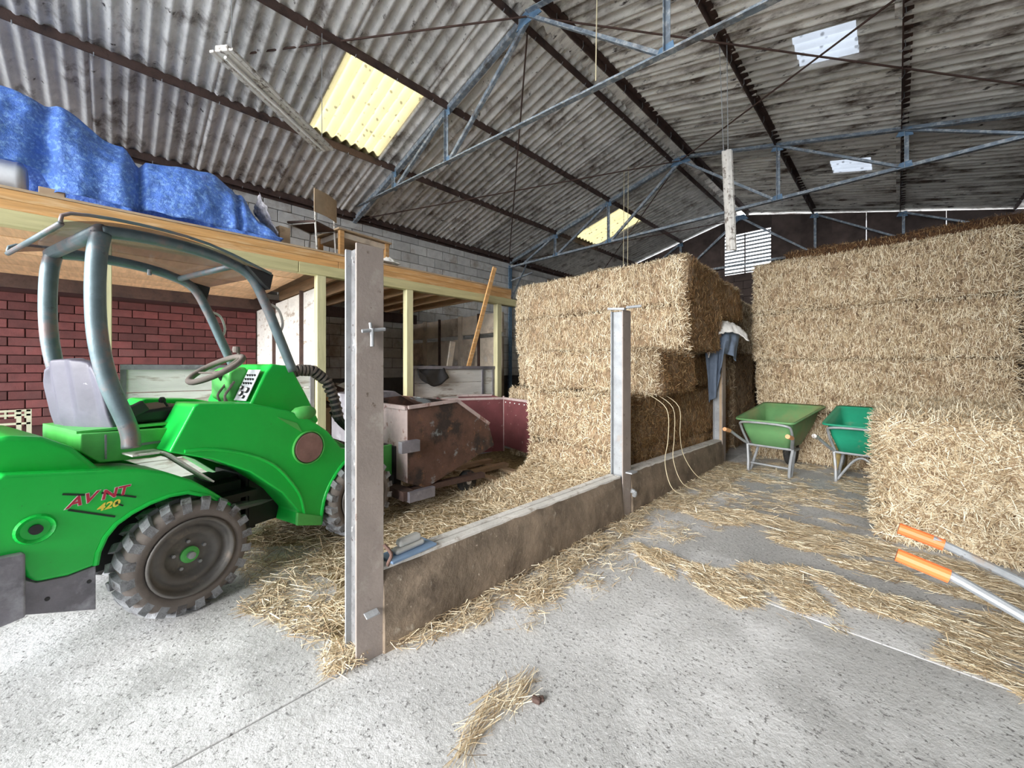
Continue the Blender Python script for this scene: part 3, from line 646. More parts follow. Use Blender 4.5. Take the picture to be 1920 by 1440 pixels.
# right stack: front face y 6.6
zs = [0, .70, 1.40, 2.08, 2.79]; nm = ['bottom', 'second', 'third', 'top']
for i in range(4):
    j = [-.02, .03, 0, -.02][i]
    row(-1.50 + j, .92, 6.6 + j, 7.8, zs[i], zs[i + 1] + .01, f'wide left-hand straw bale in the {nm[i]} layer of the tall right stack', ['-y', '-x'] + (['+z'] if i == 3 else []), group=G2, dens=5600)
    row(.93, 1.70, 6.6 - j, 7.8, zs[i], zs[i + 1] + .01, f'right-hand straw bale in the {nm[i]} layer of the tall right stack', ['-y'] + (['+z'] if i == 3 else []), group=G2, dens=5600)
row(-1.35, 1.70, 7.85, 9.3, 2.0, 3.22, 'brown weathered straw bale on top behind the right stack', ['-y', '+z'], group=G2, brown=('-y', '+z'), dens=1800)
row(-1.4, 1.70, 7.85, 9.3, 0, 2.0, 'weathered bale low behind the right stack', ['-x'], group=G2, dens=900)
# near right bale
row(-.10, 1.66, 4.07, 6.45, 0, .93, 'large loose straw bale on the floor at the right front', ['-y', '-x', '+z'], dens=9000, L=.12, w=.0048, mess=.85, horiz=.35)
# slumped straw heap at foot of the left stack
def heap_pts(n, x0, x1, y0, y1, hf):
    x = rng.uniform(x0, x1, n); y = rng.uniform(y0, y1, n); return np.stack([x, y, np.array([hf(a, b) for a, b in zip(x, y)])], 1)
hpf = lambda x, y: max(0.0, .36 * max(0, 1 - max(0, (3.25 - y)) / .6) ** 1.5 if y > 2.5 else 0) * max(0, min(1, (x + 3.15) / .35)) * (1 + .12 * noise.noise(Vector((x * 3, y * 3, 0))))
hp = thing('straw_heap', (-2.5, 3.0, 0), 'slumped loose straw heap at the foot of the left stack', 'straw heap')
MB().grid(36, 24, lambda u, v: (-3.35 + 1.52 * u, 2.45 + .9 * v, hpf(-3.35 + 1.52 * u, 2.45 + .9 * v) - .012)).build('packed_straw', 'core', parent=hp, smooth=True)
n = 18000; P = heap_pts(n, -3.35, -1.83, 2.45, 3.3, hpf); P[:, 2] += rng.uniform(0, .03, n)
D = rng.normal(size=(n, 3)); D[:, 2] = D[:, 2] * .35 + .1; D[:, 1] -= .5
strands('loose_straw', P, D, np.tile([0, -.5, 1.], (n, 1)), rng.uniform(.05, .15, n), .0045, hp, root=MW[hp])
# hanging twine over the short kerb
for k, (y0, y1) in enumerate(((3.75, 3.7), (3.9, 3.95), (4.05, 4.35))):
    tag(MB().tube([(-1.78, y0, 1.04), (-1.60, y0 + .02, .9), (-1.62, y0 + .1, .6), (-1.64, (y0 + y1) / 2 + .1, .36), (-1.56, y1 + .12, .12), (-1.45, y1 + .35, .012)], .0032, 5, smooth=5).build('baler_twine', 'twine', origin=(-1.6, y0, .5)),
        ['pale twine strand hanging over the short kerb, nearest the slim post', 'pale twine strand hanging over the short kerb, the middle one', 'pale twine strand hanging over the short kerb, farthest from slim post'][k], 'twine', 'hanging baler twine')
# ------------------------------------------------------------------ straw on the floor
def inpoly(x, y, poly):
    c = np.zeros(len(x), bool); j = len(poly) - 1
    for i in range(len(poly)):
        xi, yi = poly[i]; xj, yj = poly[j]
        with np.errstate(divide='ignore', invalid='ignore'):
            k = ((yi > y) != (yj > y)) & (x < (xj - xi) * (y - yi) / (yj - yi + 1e-12) + xi)
        c ^= k; j = i
    return c
def scatter(name, poly, n, label, L=.085, w=.0032, h=.02, dirn=None, thr=-.1, sc=3., spread=.5, zb=0, mtl='straw', tone=(.2, 1)):
    p = np.array(poly); out = []; n = int(n * 1.7)
    tot = 0
    while tot < n:
        x = rng.uniform(p[:, 0].min(), p[:, 0].max(), n); y = rng.uniform(p[:, 1].min(), p[:, 1].max(), n)
        k = inpoly(x, y, poly); x, y = x[k], y[k]
        q = np.array([noise.noise(Vector((a * sc, b * sc * 1.4, 3))) + .4 * noise.noise(Vector((a * 9, b * 9, 7))) for a, b in zip(x, y)])
        k = q > thr + rng.normal(size=len(q)) * .12
        if k.sum() == 0: break
        out.append(np.stack([x[k], y[k]], 1)); tot += k.sum()
    xy = np.concatenate(out)[:n]; n = len(xy)
    P = np.column_stack([xy, zb + .004 + rng.uniform(0, h, n)]); D = rng.normal(size=(n, 3)); D[:, 2] *= .12
    if dirn: D = D * spread + np.array([*dirn, 0]) * rng.choice([-1, 1], (n, 1))
    o = strands(name, P, D, np.tile([0, 0, 1.], (n, 1)), rng.uniform(.4, 1.4, n) * L, w, None, mtl, label=None, tone=tone)
    return tag(o, label, 'straw', None, 'stuff')
S = 'scattered_straw'
scatter(S, [(-1.66, .8), (-1.58, 1.02), (-1.50, 1.279), (-1.43, 1.595), (-1.37, 1.724), (-1.45, 2.04), (-1.48, 2.617), (-1.45, 3.143), (-1.35, 3.994), (-1.3, 4.706), (-1.4, 5.8), (-1.67, 5.9), (-1.67, 2)], 5200, 'band of loose straw on the floor along the right foot of the concrete panels', thr=-.35, dirn=(.1, 1), spread=.8, h=.04)
scatter(S, [(-1.5, 1.3), (-1.3, 1.4), (-1.15, 2.2), (-1.25, 2.6), (-.95, 3.5), (-.9, 4.4), (-1.3, 4.9), (-1.5, 2.2)], 900, 'thin stray straws beyond the band beside the concrete panels', thr=.05, dirn=(.4, 1), spread=1)
scatter(S, [(-1.399, 2.686), (-1.295, 2.727), (-0.984, 2.654), (-0.753, 2.74), (-0.705, 2.909), (-0.446, 3.088), (-0.36, 2.837), (-0.248, 2.67), (-0.166, 2.572), (-0.209, 2.475), (-0.396, 2.432), (-0.564, 2.328), (-0.731, 2.362), (-1.029, 2.424), (-1.274, 2.522)], 4200, 'crescent swath of straw in the middle of the concrete floor', dirn=(1, -.3), spread=.7, thr=-.12, h=.025)
scatter(S, [(-1.501, 3.78), (-0.971, 4.009), (-0.575, 3.978), (-0.123, 4.003), (0.044, 3.9), (.3, 3.95), (.5, 3.7), (-0.112, 3.665), (-0.321, 3.46), (-0.553, 3.398), (-0.86, 3.549), (-1.078, 3.483), (-1.278, 3.446)], 4400, 'long swath of straw running to the foot of the near right bale', dirn=(1, .1), spread=.6, thr=-.15, h=.025)
scatter(S, [(-0.506, 3.105), (-0.289, 3.109), (-0.071, 3.047), (0.157, 3.1), (0.349, 3.195), (.9, 3.2), (.9, 2.5), (0.399, 2.4), (0.313, 2.549), (0.104, 2.54), (0.193, 2.792), (0.163, 2.868), (-0.006, 2.816), (-0.192, 2.79), (-0.323, 2.951)], 5200, 'broad straw patch under the orange handles at the right', dirn=(1, -.2), spread=.65, thr=-.2, h=.03)
scatter(S, [(-0.344, 3.405), (0.043, 3.664), (0.523, 3.85), (.8, 3.7), (0.458, 3.242), (0.157, 3.1), (-0.197, 3.243)], 2200, 'thin straw streaks between the orange handles and the near bale', dirn=(1, .1), spread=.6, thr=.05, h=.012)
scatter(S, [(-1.6, 5.9), (-1.45, 4.3), (-1.365, 3.9), (-0.628, 4.2), (-0.133, 4.2), (-.12, 6.5), (-1.5, 6.55)], 3800, 'thin straw litter around the two green wheelbarrows', dirn=(1, .1), spread=.7, thr=.05, sc=2.2, h=.012)
struct('trim_2', MB().grid(40, 40, lambda u, v: (-4.7 + 2.88 * u, .55 + 3.9 * v, .004 + .02 * max(0, noise.noise(Vector((u * 5, v * 7, 0)))) - .05 * max(0, .20 - u - .05 * v) - .12 * max(0, .12 + .1 * noise.noise(Vector((u * 6, 1, 1))) - v))), 'floormat', smooth=True)
bpy.data.objects['trim_2'].name = 'trampled_straw'; tg = bpy.data.objects['trampled_straw']; tg['kind'] = 'stuff'; tag(tg, 'flattened brown straw bedding under the loader and skip', 'straw')
scatter(S, [(-4.6, .75), (-3.4, .62), (-2.75, .55), (-2.45, .72), (-2.1, .84), (-1.84, .84), (-1.83, 3.1), (-3.3, 3.4), (-4.6, 3.4)], 15000, 'thick straw litter behind the concrete panel around the loader and skip', thr=-.5, L=.11, h=.035)
scatter(S, [(-2.55, .45), (-2.2, .60), (-1.86, .62), (-1.85, .84), (-2.1, .88), (-2.7, .7)], 700, 'straw fringe on bare concrete between the rear wheel and near post', thr=-.1, L=.10, h=.01)
scatter(S, [(-1.86, .66), (-1.70, .62), (-1.66, .74), (-1.70, .80), (-1.84, .80)], 260, 'small straw tuft caught at the foot of the near post', thr=-1, L=.08, h=.05)
scatter(S, [(-1.14, 1.18), (-1.08, 1.22), (-1.02, 1.10), (-1.06, 1.0), (-1.03, .88), (-1.0, .80), (-1.06, .80), (-1.12, .93), (-1.16, 1.06)], 130, 'small wisp of straw alone on the concrete in the foreground', thr=-1, L=.13, w=.0028, h=.02, dirn=(-.1, 1), spread=.42)
tag(MB().box((-1.0, 1.15, .012), (.035, .02, .022), (.3, .2, .5)).box((-.99, 1.17, .010), (.02, .02, .018), (.5, .1, 1)).build('dirt_clod', 'purlin', origin=(-1.0, 1.15, 0), bevel=.005), 'small dark clod beside the foreground straw wisp', 'clod')
# plastering float on the panel
fl = thing('plastering_float', (-1.735, 1.03, .388), 'blue and white plastering float lying on the concrete panel top', 'trowel')
MB().box((-1.735, 1.03, .395), (.12, .26, .012), (0, 0, .1)).build('plate', 'floatb', parent=fl, bevel=.003)
MB().box((-1.735, 1.03, .415), (.05, .17, .03), (0, 0, .1)).box((-1.735, 1.03, .448), (.045, .13, .035), (0, 0, .1)).build('handle', 'floatw', parent=fl, bevel=.014, bseg=3)
# jacket and cloth on post 3
def jf(u, v):
    a = (u - .5) * 2; ln_ = .92 if a < -.25 else (.92 - .55 * min(1, (a + .25) / .4)); w = (.27 - .15 * v) if a < 0 else .27 - .05 * v
    q = a * w - .06 * v * (a < .2); wr = .025 * math.sin(u * 22 + 3 * v) * (.3 + v) + .03 * noise.noise(Vector((u * 4, v * 4, 5)))
    f = .085 * (1 - a * a) + .02 + wr
    return (-1.70 + .60 * q + .62 * f, 5.74 + .80 * q - .78 * f, 1.86 - .10 * a * a - ln_ * v)
tag(MB().grid(34, 26, jf).build('jacket', 'cloth', origin=(-1.66, 5.7, 1.4), smooth=True, solid=.012), 'blue-grey work jacket draped over the farthest steel post', 'jacket')
def cf(u, v):
    a = (u - .5) * 2; b_ = (v - .5) * 2; q = a * .29; f = b_ * .19 + .05
    return (-1.70 + .6 * q + .62 * f + .02 * noise.noise(Vector((u * 8, v * 8, 0))), 5.76 + .8 * q - .78 * f, 1.93 - .16 * b_ ** 2 - .12 * a * a - (.22 if a < -.6 else 0) * (-a - .6) / .4 - .04 * abs(noise.noise(Vector((u * 7, v * 7, 2)))))
tag(MB().grid(30, 24, cf).build('white_cloth', 'linen', origin=(-1.7, 5.7, 1.6), smooth=True, solid=.012), 'crumpled white cloth lying over the jacket on the far post', 'cloth')
# ------------------------------------------------------------------ wheelbarrows
def barrow(loc, rz, tub, label, grip, spread=.33, gz=.55, gy=-.42, ln=.85, leg='u', twin=False, glab='orange grip', back=0):
    t = thing('wheelbarrow', loc, label, 'wheelbarrow', rz, group='green wheelbarrows' if tub != 'casing' else None); K = dict(parent=t, local=True)
    # tub: rings from bottom to rolled rim
    def ring(x0, x1, y0, y1, z0, z1, r=.07, k=5):
        pts = []
        for (cx, cy, a0, hx) in ((1, 1, 0, x1), (-1, 1, 90, x1), (-1, -1, 180, x0), (1, -1, 270, x0)):
            for q in range(k + 1):
                a = R(a0 + 90 * q / k); yy = (y1 - r if cy > 0 else y0 + r) + r * math.sin(a); xx = .87 * (cx * (hx - r) + r * math.cos(a))
                pts.append((xx, yy, z0 + (z1 - z0) * (yy - y0) / (y1 - y0)))
        return pts
    f = ln
    rings = [ring(.20, .18, .02, f * .55, .345, .33, .05), ring(.24, .22, -.02, f * .62, .35, .34), ring(.30, .32, -.10, f * .82, .52, .60), ring(.33, .36, -.16, f * .95, .665, .80),
             ring(.37, .41, -.20, f * 1.0, .675, .82), ring(.375, .415, -.205, f * 1.005, .655, .80),
             ring(.325, .355, -.150, f * .94, .655, .79), ring(.29, .31, -.09, f * .81, .52, .60), ring(.23, .21, -.01, f * .6, .365, .355), ring(.18, .16, .03, f * .5, .36, .35, .05)]
    b = MB(); m = len(rings[0])
    for r_ in rings: b.v += r_
    for i in range(len(rings) - 1):
        for k in range(m): b.f.append((i * m + k, i * m + (k + 1) % m, (i + 1) * m + (k + 1) % m, (i + 1) * m + k))
    b.f += [tuple(range(m))[::-1], tuple((len(rings) - 1) * m + k for k in range(m))]
    b.build('tub', tub, smooth=True, **K)
    for s in (-1, 1):
        MB().tube([(s * spread, gy + .09, gz - .022), (s * spread, gy + .14, gz - .036), (s * .24, .02, .34), (s * .20, .35, .30), (s * .05, .62 * f / .85 + .1, .22)], .017, 10, smooth=5).build('handle_tube', 'galv', **K)
        MB().tube([(s * spread, gy - .02, gz + .003), (s * spread, gy + .11, gz - .028)], .024, 12).build('grip', grip, label=glab, **K)
        MB().tube([(s * .245, .0, .34), (s * .225, -.03, .16), (s * .22, -.04, .012), (s * .22, .02, .014), (s * .20, .22, .30)], .016, 8, smooth=4).build('leg', 'galv', **K)
    MB().tube([(-.235, -.01, .36), (-.27, -.12, .56), (-.21, -.19, .635), (.21, -.19, .635), (.27, -.12, .56), (.235, -.01, .36)], .014, 8, smooth=5).build('back_hoop', 'galv', **K)
    if leg == 'u': MB().tube([(-.22, .03, .10), (.22, .03, .10)], .013, 8).build('cross_bar', 'galv', **K)
    else: MB().tube([(-.21, -.02, .03), (-.06, 0, .27), (.06, 0, .27), (.21, -.02, .03)], .013, 8, smooth=4).build('cross_bar', 'galv', **K)
    MB().tube([(-.24, .0, .335), (.24, .0, .335)], .014, 8).build('cross_bar', 'galv', **K)
    wy = .62 * f / .85 + .12
    for wx in ((-.27, .27) if twin else (0,)):
        MB().lathe([(.10, -.035), (.17, -.04), (.195, -.02), (.195, .02), (.17, .04), (.10, .035)], (wx, wy if not twin else .42, .197), 'x', 20).build('wheel', 'rub' if not twin else 'yellowrim', smooth=True, **K)
        MB().lathe([(.02, -.05), (.10, -.03), (.10, .03), (.02, .05)], (wx, wy if not twin else .42, .197), 'x', 14).build('hub', 'galv', **K)
    return t
barrow((-1.12, 5.63, 0), R(-8), 'tubg', 'faded olive-green wheelbarrow with orange grips beside the far post', 'paleorange')
barrow((-.28, 5.80, 0), R(-6), 'tubt', 'teal-green wheelbarrow partly hidden by the near right bale', 'enamel', ln=.76, leg='v', twin=True, glab='pale grip')
barrow((.70, 2.18, 0), R(-91), 'tubg', 'wheelbarrow at the right edge showing only two bright orange grips', 'orange', spread=.17, gz=.61, gy=-.68, back=.12)
# ------------------------------------------------------------------ skip and bins
sk = thing('tipping_skip', (-3.6, 2.3, 0), 'rusty brown tipping skip on small wheels in front of the loader', 'skip')
sp = [(1.83, .28), (1.83, .945), (2.37, .975), (2.79, .71), (2.87, .47), (2.02, .20)]
for x, m in ((-3.1, 'rust'), (-4.15, 'rust')):
    MB().prism(sp, x - .006, x + .006, lambda p, q, t: (t, p, q)).build('side_plate', m, parent=sk)
for (a, b, m, nme) in ((sp[0], sp[1], 'pinkwhite', 'end_plate'), (sp[2], sp[3], 'rust', 'front_plate'), (sp[3], sp[4], 'rust', 'front_plate'), (sp[4], sp[5], 'rust', 'bottom_plate'), (sp[5], sp[0], 'rust', 'bottom_plate')):
    MB().add([(-3.1, *a), (-4.15, *a), (-4.15, *b), (-3.1, *b)], [(0, 1, 2, 3)]).build(nme, m, parent=sk, solid=.008)
MB().bar((-3.09, 1.83, .95), (-3.09, 2.37, .98), .03, .03).bar((-3.09, 2.37, .98), (-3.09, 2.79, .71), .03, .03).bar((-3.1, 1.82, .945), (-4.15, 1.82, .945), .035, .035).build('rim', 'pinkwhite', parent=sk, label='flaking pale rim')
MB().bar((-3.14, 1.75, .20), (-3.14, 2.75, .17), .07, .05).bar((-4.1, 1.75, .20), (-4.1, 2.75, .17), .07, .05).bar((-3.0, 1.78, .20), (-4.2, 1.78, .20), .10, .08).build('base_frame', 'purlin', parent=sk)
for q in (((-2.99, 1.90, .19), (.05, .26, .09)), ((-3.02, 1.80, .62), (.06, .18, .10))): MB().box(*q).build('fork_pocket', 'greymetal', parent=sk, bevel=.003)
for x in (-3.22, -4.05):
    MB().lathe([(.03, -.03), (.098, -.035), (.115, -.02), (.115, .02), (.098, .035), (.03, .03)], (x, 2.60, .115), 'x', 18).build('wheel', 'rub', parent=sk, smooth=True)
    MB().lathe([(.0, -.04), (.03, -.04), (.03, .04), (0, .04)], (x, 2.60, .115), 'x', 12).build('hub', 'enamel', parent=sk)
    MB().box((x, 2.60, .17), (.09, .05, .10)).build('castor_bracket', 'purlin', parent=sk)
bk = thing('dark_hopper', (-4.4, 2.15, 0), 'dark steel hopper showing above the back of the rusty skip', 'bin')
MB().prism([(1.75, .5), (1.75, 1.02), (2.3, 1.03), (2.55, .88), (2.55, .5)], -4.18, -4.62, lambda p, q, t: (t, p, q)).build('body', 'greymetal', parent=bk, bevel=.004)
mr = thing('maroon_bin', (-4.0, 3.7, 0), 'maroon steel bin between the rusty skip and straw stack', 'bin')
Cc, Lc, Rc = Vector((-4.0, 3.9, 0)), Vector((-4.42, 3.12, 0)), Vector((-3.30, 3.72, 0)); bk_ = Vector((-.87, .47, 0)) * .7
def plate(a, b, z0, z1, nm, m='maroon'): MB().add([(a.x, a.y, z0), (b.x, b.y, z0), (b.x, b.y, z1), (a.x, a.y, z1)], [(0, 1, 2, 3)]).build(nm, m, parent=mr, solid=.01)
plate(Lc, Cc, .12, .87, 'side_plate'); plate(Cc, Rc, .2, .87, 'end_plate'); plate(Lc, Lc + bk_, .12, .87, 'side_plate'); plate(Cc, Cc + bk_, .12, .87, 'side_plate'); plate(Lc + bk_, Cc + bk_, .12, .87, 'side_plate')
MB().bar((Lc.x, Lc.y, .87), (Cc.x, Cc.y, .87), .03).bar((Cc.x, Cc.y, .87), (Rc.x, Rc.y, .87), .03).bar((Lc.x + bk_.x, Lc.y + bk_.y, .87), (Cc.x + bk_.x, Cc.y + bk_.y, .87), .03).bar((Cc.x, Cc.y, .12), (Cc.x, Cc.y, .9), .02).build('rim', 'pinkwhite', parent=mr)
for k in range(6):
    p = Cc.lerp(Rc, (k + .5) / 6); MB().box((p.x + .01, p.y - .012, .82), (.014, .014, .014)).build('rivet', 'linen', parent=mr)
tag(MB().span((-3.95, 2.95, .0), (-3.1, 3.05, .06)).span((-3.95, 3.35, 0), (-3.1, 3.45, .06)).span((-3.6, 2.9, .06), (-3.5, 3.5, .10)).span((-3.9, 2.9, .06), (-3.8, 3.5, .10)).build('pallet', 'ply', origin=(-3.5, 3.2, 0)), 'low wooden pallet on the floor beside the maroon bin', 'pallet')
# ------------------------------------------------------------------ hanging lights
def batten(a, b, label, ups, w=.11):
    c = (V3(a) + V3(b)) / 2; t = thing('strip_light', tuple(c), label, 'strip light', group='old hanging strip lights')
    d = (V3(b) - V3(a)).normalized(); up = Vector((0, 0, 1)) if abs(d.z) < .8 else Vector((.7, -.7, 0)); x = d.cross(up).normalized(); y = x.cross(d)
    MB().bar(V3(a), V3(b), w * .55, .05, up).build('housing', 'enamel', parent=t, bevel=.004, bseg=1)
    for s in (-1, 1):
        q = x * s * w * .42
        MB().bar(V3(a) + q - y * .02, V3(b) + q - y * .02, .035, .02, up).build('reflector_edge', 'enamel', parent=t)
    MB().tube([V3(a) + d * .04 - y * .045, V3(b) - d * .04 - y * .045], .013, 8).build('lamp_tube', 'linen', parent=t)
    for p, q in ups: MB().tube([p, q], .004, 5).build('chain', 'galv', parent=t)
    return t
batten((-3.84, .60, 3.85), (-4.72, 1.73, 3.84), 'dusty strip light hung aslant below the near yellow skylight', [((-3.9, .68, 3.87), (-3.9, .68, 5.3)), ((-4.66, 1.66, 3.87), (-4.66, 1.66, 5.1))], .20)
batten((-1.42, 5.06, 3.86), (-1.40, 5.16, 2.70), 'strip light hanging upright on long cords before the straw stacks', [((-1.42, 5.06, 3.86), (-1.43, 5.05, 5.21)), ((-1.46, 5.03, 3.86), (-1.5, 5.0, 5.22))], .10)
batten((-1.46, 5.2, 3.50), (-1.43, 5.3, 2.9), 'narrow second batten beside the upright strip light', [], .05)
for i, (x, y, z, l) in enumerate(((-4.05, 7.4, 3.1, 2.28), (-3.9, 7.3, 3.1, 2.28), (-2.1, 3.3, 4.1, 1.2))):
    tag(MB().tube([(x, y, z), (x + .02, y, z + l)], .006, 5).build('hanging_cord', 'twine', origin=(x, y, z)), ['left of two pale cords hanging over the left straw stack', 'right of two pale cords hanging over the left straw stack', 'short pale cord hanging from the near truss right side'][i], 'cord')
# ------------------------------------------------------------------ compact loader (x forward, y left, z up in its own frame)
TR = thing('compact_loader', (-2.66, .30, 0), 'bright green articulated compact loader with tubular roll frame and smoked roof', 'loader', R(105.5)); K = dict(parent=TR, local=True)
up_ = lambda p, q, t: (p, t, q)
def panel(poly, v0, v1, name, m, bevel=.02, parent=TR, bseg=3, **k): return MB().prism(poly, v0, v1, up_).build(name, m, parent=parent, local=True, bevel=bevel, bseg=bseg, **k)
arch = [(.36 * math.cos(a) * 1.0, .30 + .345 * math.sin(a)) for a in [R(x) for x in range(160, 34, -12)]]
hood = [(-.70, .80), (-.62, .872), (-.40, .835), (-.20, .800), (-.10, .765), (.02, .69), (.12, .60), (.215, .50), (.19, .485)] + [(.16, .515), (.09, .585), (.0, .632), (-.08, .637), (-.16, .622), (-.228, .596), (-.285, .56), (-.322, .512), (-.345, .45)] + [(-.353, .394), (-.44, .385), (-.53, .40), (-.555, .43), (-.575, .50), (-.72, .50)]
rh = panel(hood, .06, .34, 'rear_fender', 'green', .028)
panel(hood, .70, .98, 'rear_fender', 'green', .028)
panel([(-.71, .50), (-.70, .80), (-.62, .872), (-.30, .82), (-.30, .50)], .30, .74, 'rear_hood', 'green', .03)
panel([(-.69, .83), (-.66, 1.0), (-.60, 1.02), (-.494, .998), (-.405, .938), (-.30, .80)], .15, .88, 'hood_lid', 'green', .025)
MB().tube([(x, .065, z) for x, z in hood[8:19]], .012, 8).build('fender_lip', 'green', **K)
MB().lathe([(.062, .0), (.055, -.012), (.035, .006), (.018, .012)], (-.533, .058, .625), 'y', 24).build('exhaust_recess', 'green', **K)
MB().lathe([(.020, -.014), (.020, .01), (.012, .01), (.012, -.010)], (-.533, .058, .625), 'y', 18).build('exhaust_outlet', 'black', **K)
panel([(-.72, .27), (-.565, .285), (-.565, .545), (-.72, .56)], .02, 1.02, 'rear_bumper', 'greymetal', .008, label='grey scuffed steel bumper block')
panel([(-.563, .425), (-.53, .398), (-.44, .383), (-.353, .392), (-.353, .19), (-.563, .28)], .062, .075, 'side_skirt', 'greymetal', .003)
for u, z in ((-.375, .33), (-.50, .315)): MB().lathe([(.008, -.004), (.008, .004)], (u, .062, z), 'y', 10).build('bolt_hole', 'black', **K)
MB().box((-.12, .52, .42), (1.0, .42, .30)).box((.42, .52, .40), (.34, .22, .36)).box((.80, .52, .42), (.75, .44, .34)).box((.44, .36, .43), (.06, .10, .40)).box((.30, .30, .50), (.25, .2, .03)).build('chassis', 'black', **K)
MB().tube([(.15, .30, .42), (.62, .33, .38)], .028, 10).tube([(.3, .32, .42), (.7, .34, .38)], .014, 8).build('steering_cylinder', 'greymetal', **K)
# seat console
panel([(-.365, .90), (-.365, .985), (-.01, .968), (.0, .823), (-.10, .82), (-.30, .835)], .22, .84, 'seat_console', 'lgreen', .006)
MB().box((-.19, .53, .99), (.36, .55, .012)).build('console_top', 'lgreen', **K)
MB().box((-.28, .215, .91), (.006, .01, .12)).box((-.1, .216, .90), (.2, .006, .012)).build('console_seam', 'greymetal', **K)
# step plate over the wheel
MB().grid(14, 2, lambda u, v: (-.22 + .35 * u, .085 + .15 * v, .866 - .01 * u - .33 * max(0, u - .38))).build('step_plate', 'enamel', solid=.008, label='pale scuffed step plate', **K)
# front body shell
shell = [(-.085, .862), (.025, 1.095), (.045, 1.105), (.312, 1.085), (.542, 1.022), (.70, .945), (.84, .84), (.95, .70), (1.10, .655), (1.25, .62), (1.36, .55), (1.34, .53), (1.22, .60), (1.10, .62), (1.0, .60), (.93, .55), (.85, .45), (.80, .34), (.775, .185), (.596, .245), (.615, .328), (.507, .484), (.312, .665), (.115, .783)]
panel(shell, .06, .30, 'front_body_side', 'green', .016)
panel(shell, .76, .98, 'front_body_side', 'green', .016)
MB().tube([(p[0], .062, p[1]) for p in [(1.10, .625), (1.0, .60), (.93, .55), (.85, .45), (.80, .34), (.775, .19)]], .014, 8, smooth=3).build('fender_lip', 'green', **K)
MB().tube([(p[0], .058, p[1]) for p in [(-.02, .855), (.12, .84), (.312, .77), (.45, .68), (.55, .56), (.63, .42), (.66, .26)]], .010, 8, smooth=4).build('pressed_crease', 'green', **K)
panel([(.596, .245), (.775, .185), (.775, .25), (.60, .33)], .045, .07, 'lower_flange', 'lgreen', .004)
MB().lathe([(.0, -.012), (.098, -.012), (.102, -.006), (.102, .01)], (.684, .055, .752), 'y', 36).build('round_badge', 'disc', label='round faded brown disc', **K)
MB().lathe([(.104, .01), (.108, -.012), (.114, -.012), (.116, .01)], (.684, .055, .752), 'y', 36, False).build('badge_ring', 'lgreen', **K)
MB().add([(.47, .057, .985), (.60, .057, .93), (.64, .057, .86), (.50, .057, .96)], [(0, 1, 2, 3)]).build('side_sticker', 'lgreen', solid=.003, **K)
MB().grid(1, 1, lambda u, v: (0 + .45 * u, .30 + .46 * v, .80 - .02 * u)).build('foot_floor', 'lgreen', solid=.02, **K)
panel([(.03, 1.06), (.045, 1.105), (.33, 1.085), (.40, 1.07), (.38, 1.04), (.05, 1.03)], .20, .34, 'lever_box', 'lgreen', .006)
MB().tube([(.02, .36, 1.07), (.0, .37, 1.115)], .006).lathe([(.0, -.02), (.016, -.014), (.018, .0), (.01, .014), (0, .016)], (-.005, .37, 1.118), 'z', 10).build('hand_lever', 'black', **K)
# dashboard tower
panel([(.405, 1.02), (.41, 1.075), (.50, 1.27), (.545, 1.33), (.66, 1.315), (.70, 1.28), (.80, 1.10), (.90, .90), (.80, .80), (.40, .82)], .25, .82, 'dashboard', 'green', .018)
panel([(.47, 1.31), (.40, 1.30), (.36, 1.27), (.36, 1.10), (.43, 1.05), (.52, 1.2)], .42, .66, 'steering_shroud', 'lgreen', .02)
d0, d1 = Vector((.4, 0, 1.085)), Vector((.493, 0, 1.288))
nrm = Vector((-.91, 0, .42)); 
ip = MB().add([(d0.x - .012, .262, d0.z), (d0.x - .012, .41, d0.z), (d1.x - .014, .41, d1.z), (d1.x - .014, .262, d1.z)], [(0, 1, 2, 3)]).build('instrument_panel', 'casing', solid=.004, label='pale instrument plate', **K)
def dashpt(a, b, o=.02): p = d0.lerp(d1, b); return (p.x - .014 - o * .8, .262 + .148 * a, p.z + o * .3)
rotd = Matrix.Rotation(R(-65), 3, 'Y')
for a, b, r_ in ((.25, .33, .020), (.6, .22, .018), (.3, .12, .012), (.75, .4, .014)):
    m = MB(); p = V3(dashpt(a, b, .008)); n = nrm.normalized(); m.tube([p - n * .004, p + n * .006], r_, 16); m.build('gauge', 'black', **K)
    MB().tube([p + n * .006, p + n * .008], r_ * .7, 14).build('gauge_face', 'decalwht', **K)
for i in range(3):
    for j in range(4): p = V3(dashpt(.2 + .2 * j, .55 + .13 * i, .006)); MB().box(p, (.006, .012, .014), (0, R(-25), 0)).build('warning_lamp', 'black', **K)
# headlamp bulge
MB().lathe([(.0, -.085), (.022, -.078), (.042, -.05), (.048, 0), (.044, .05), (.03, .075), (0, .082)], (.665, .085, .99), 'x', 20).build('lamp_pod', 'lgreen', smooth=True, **K)
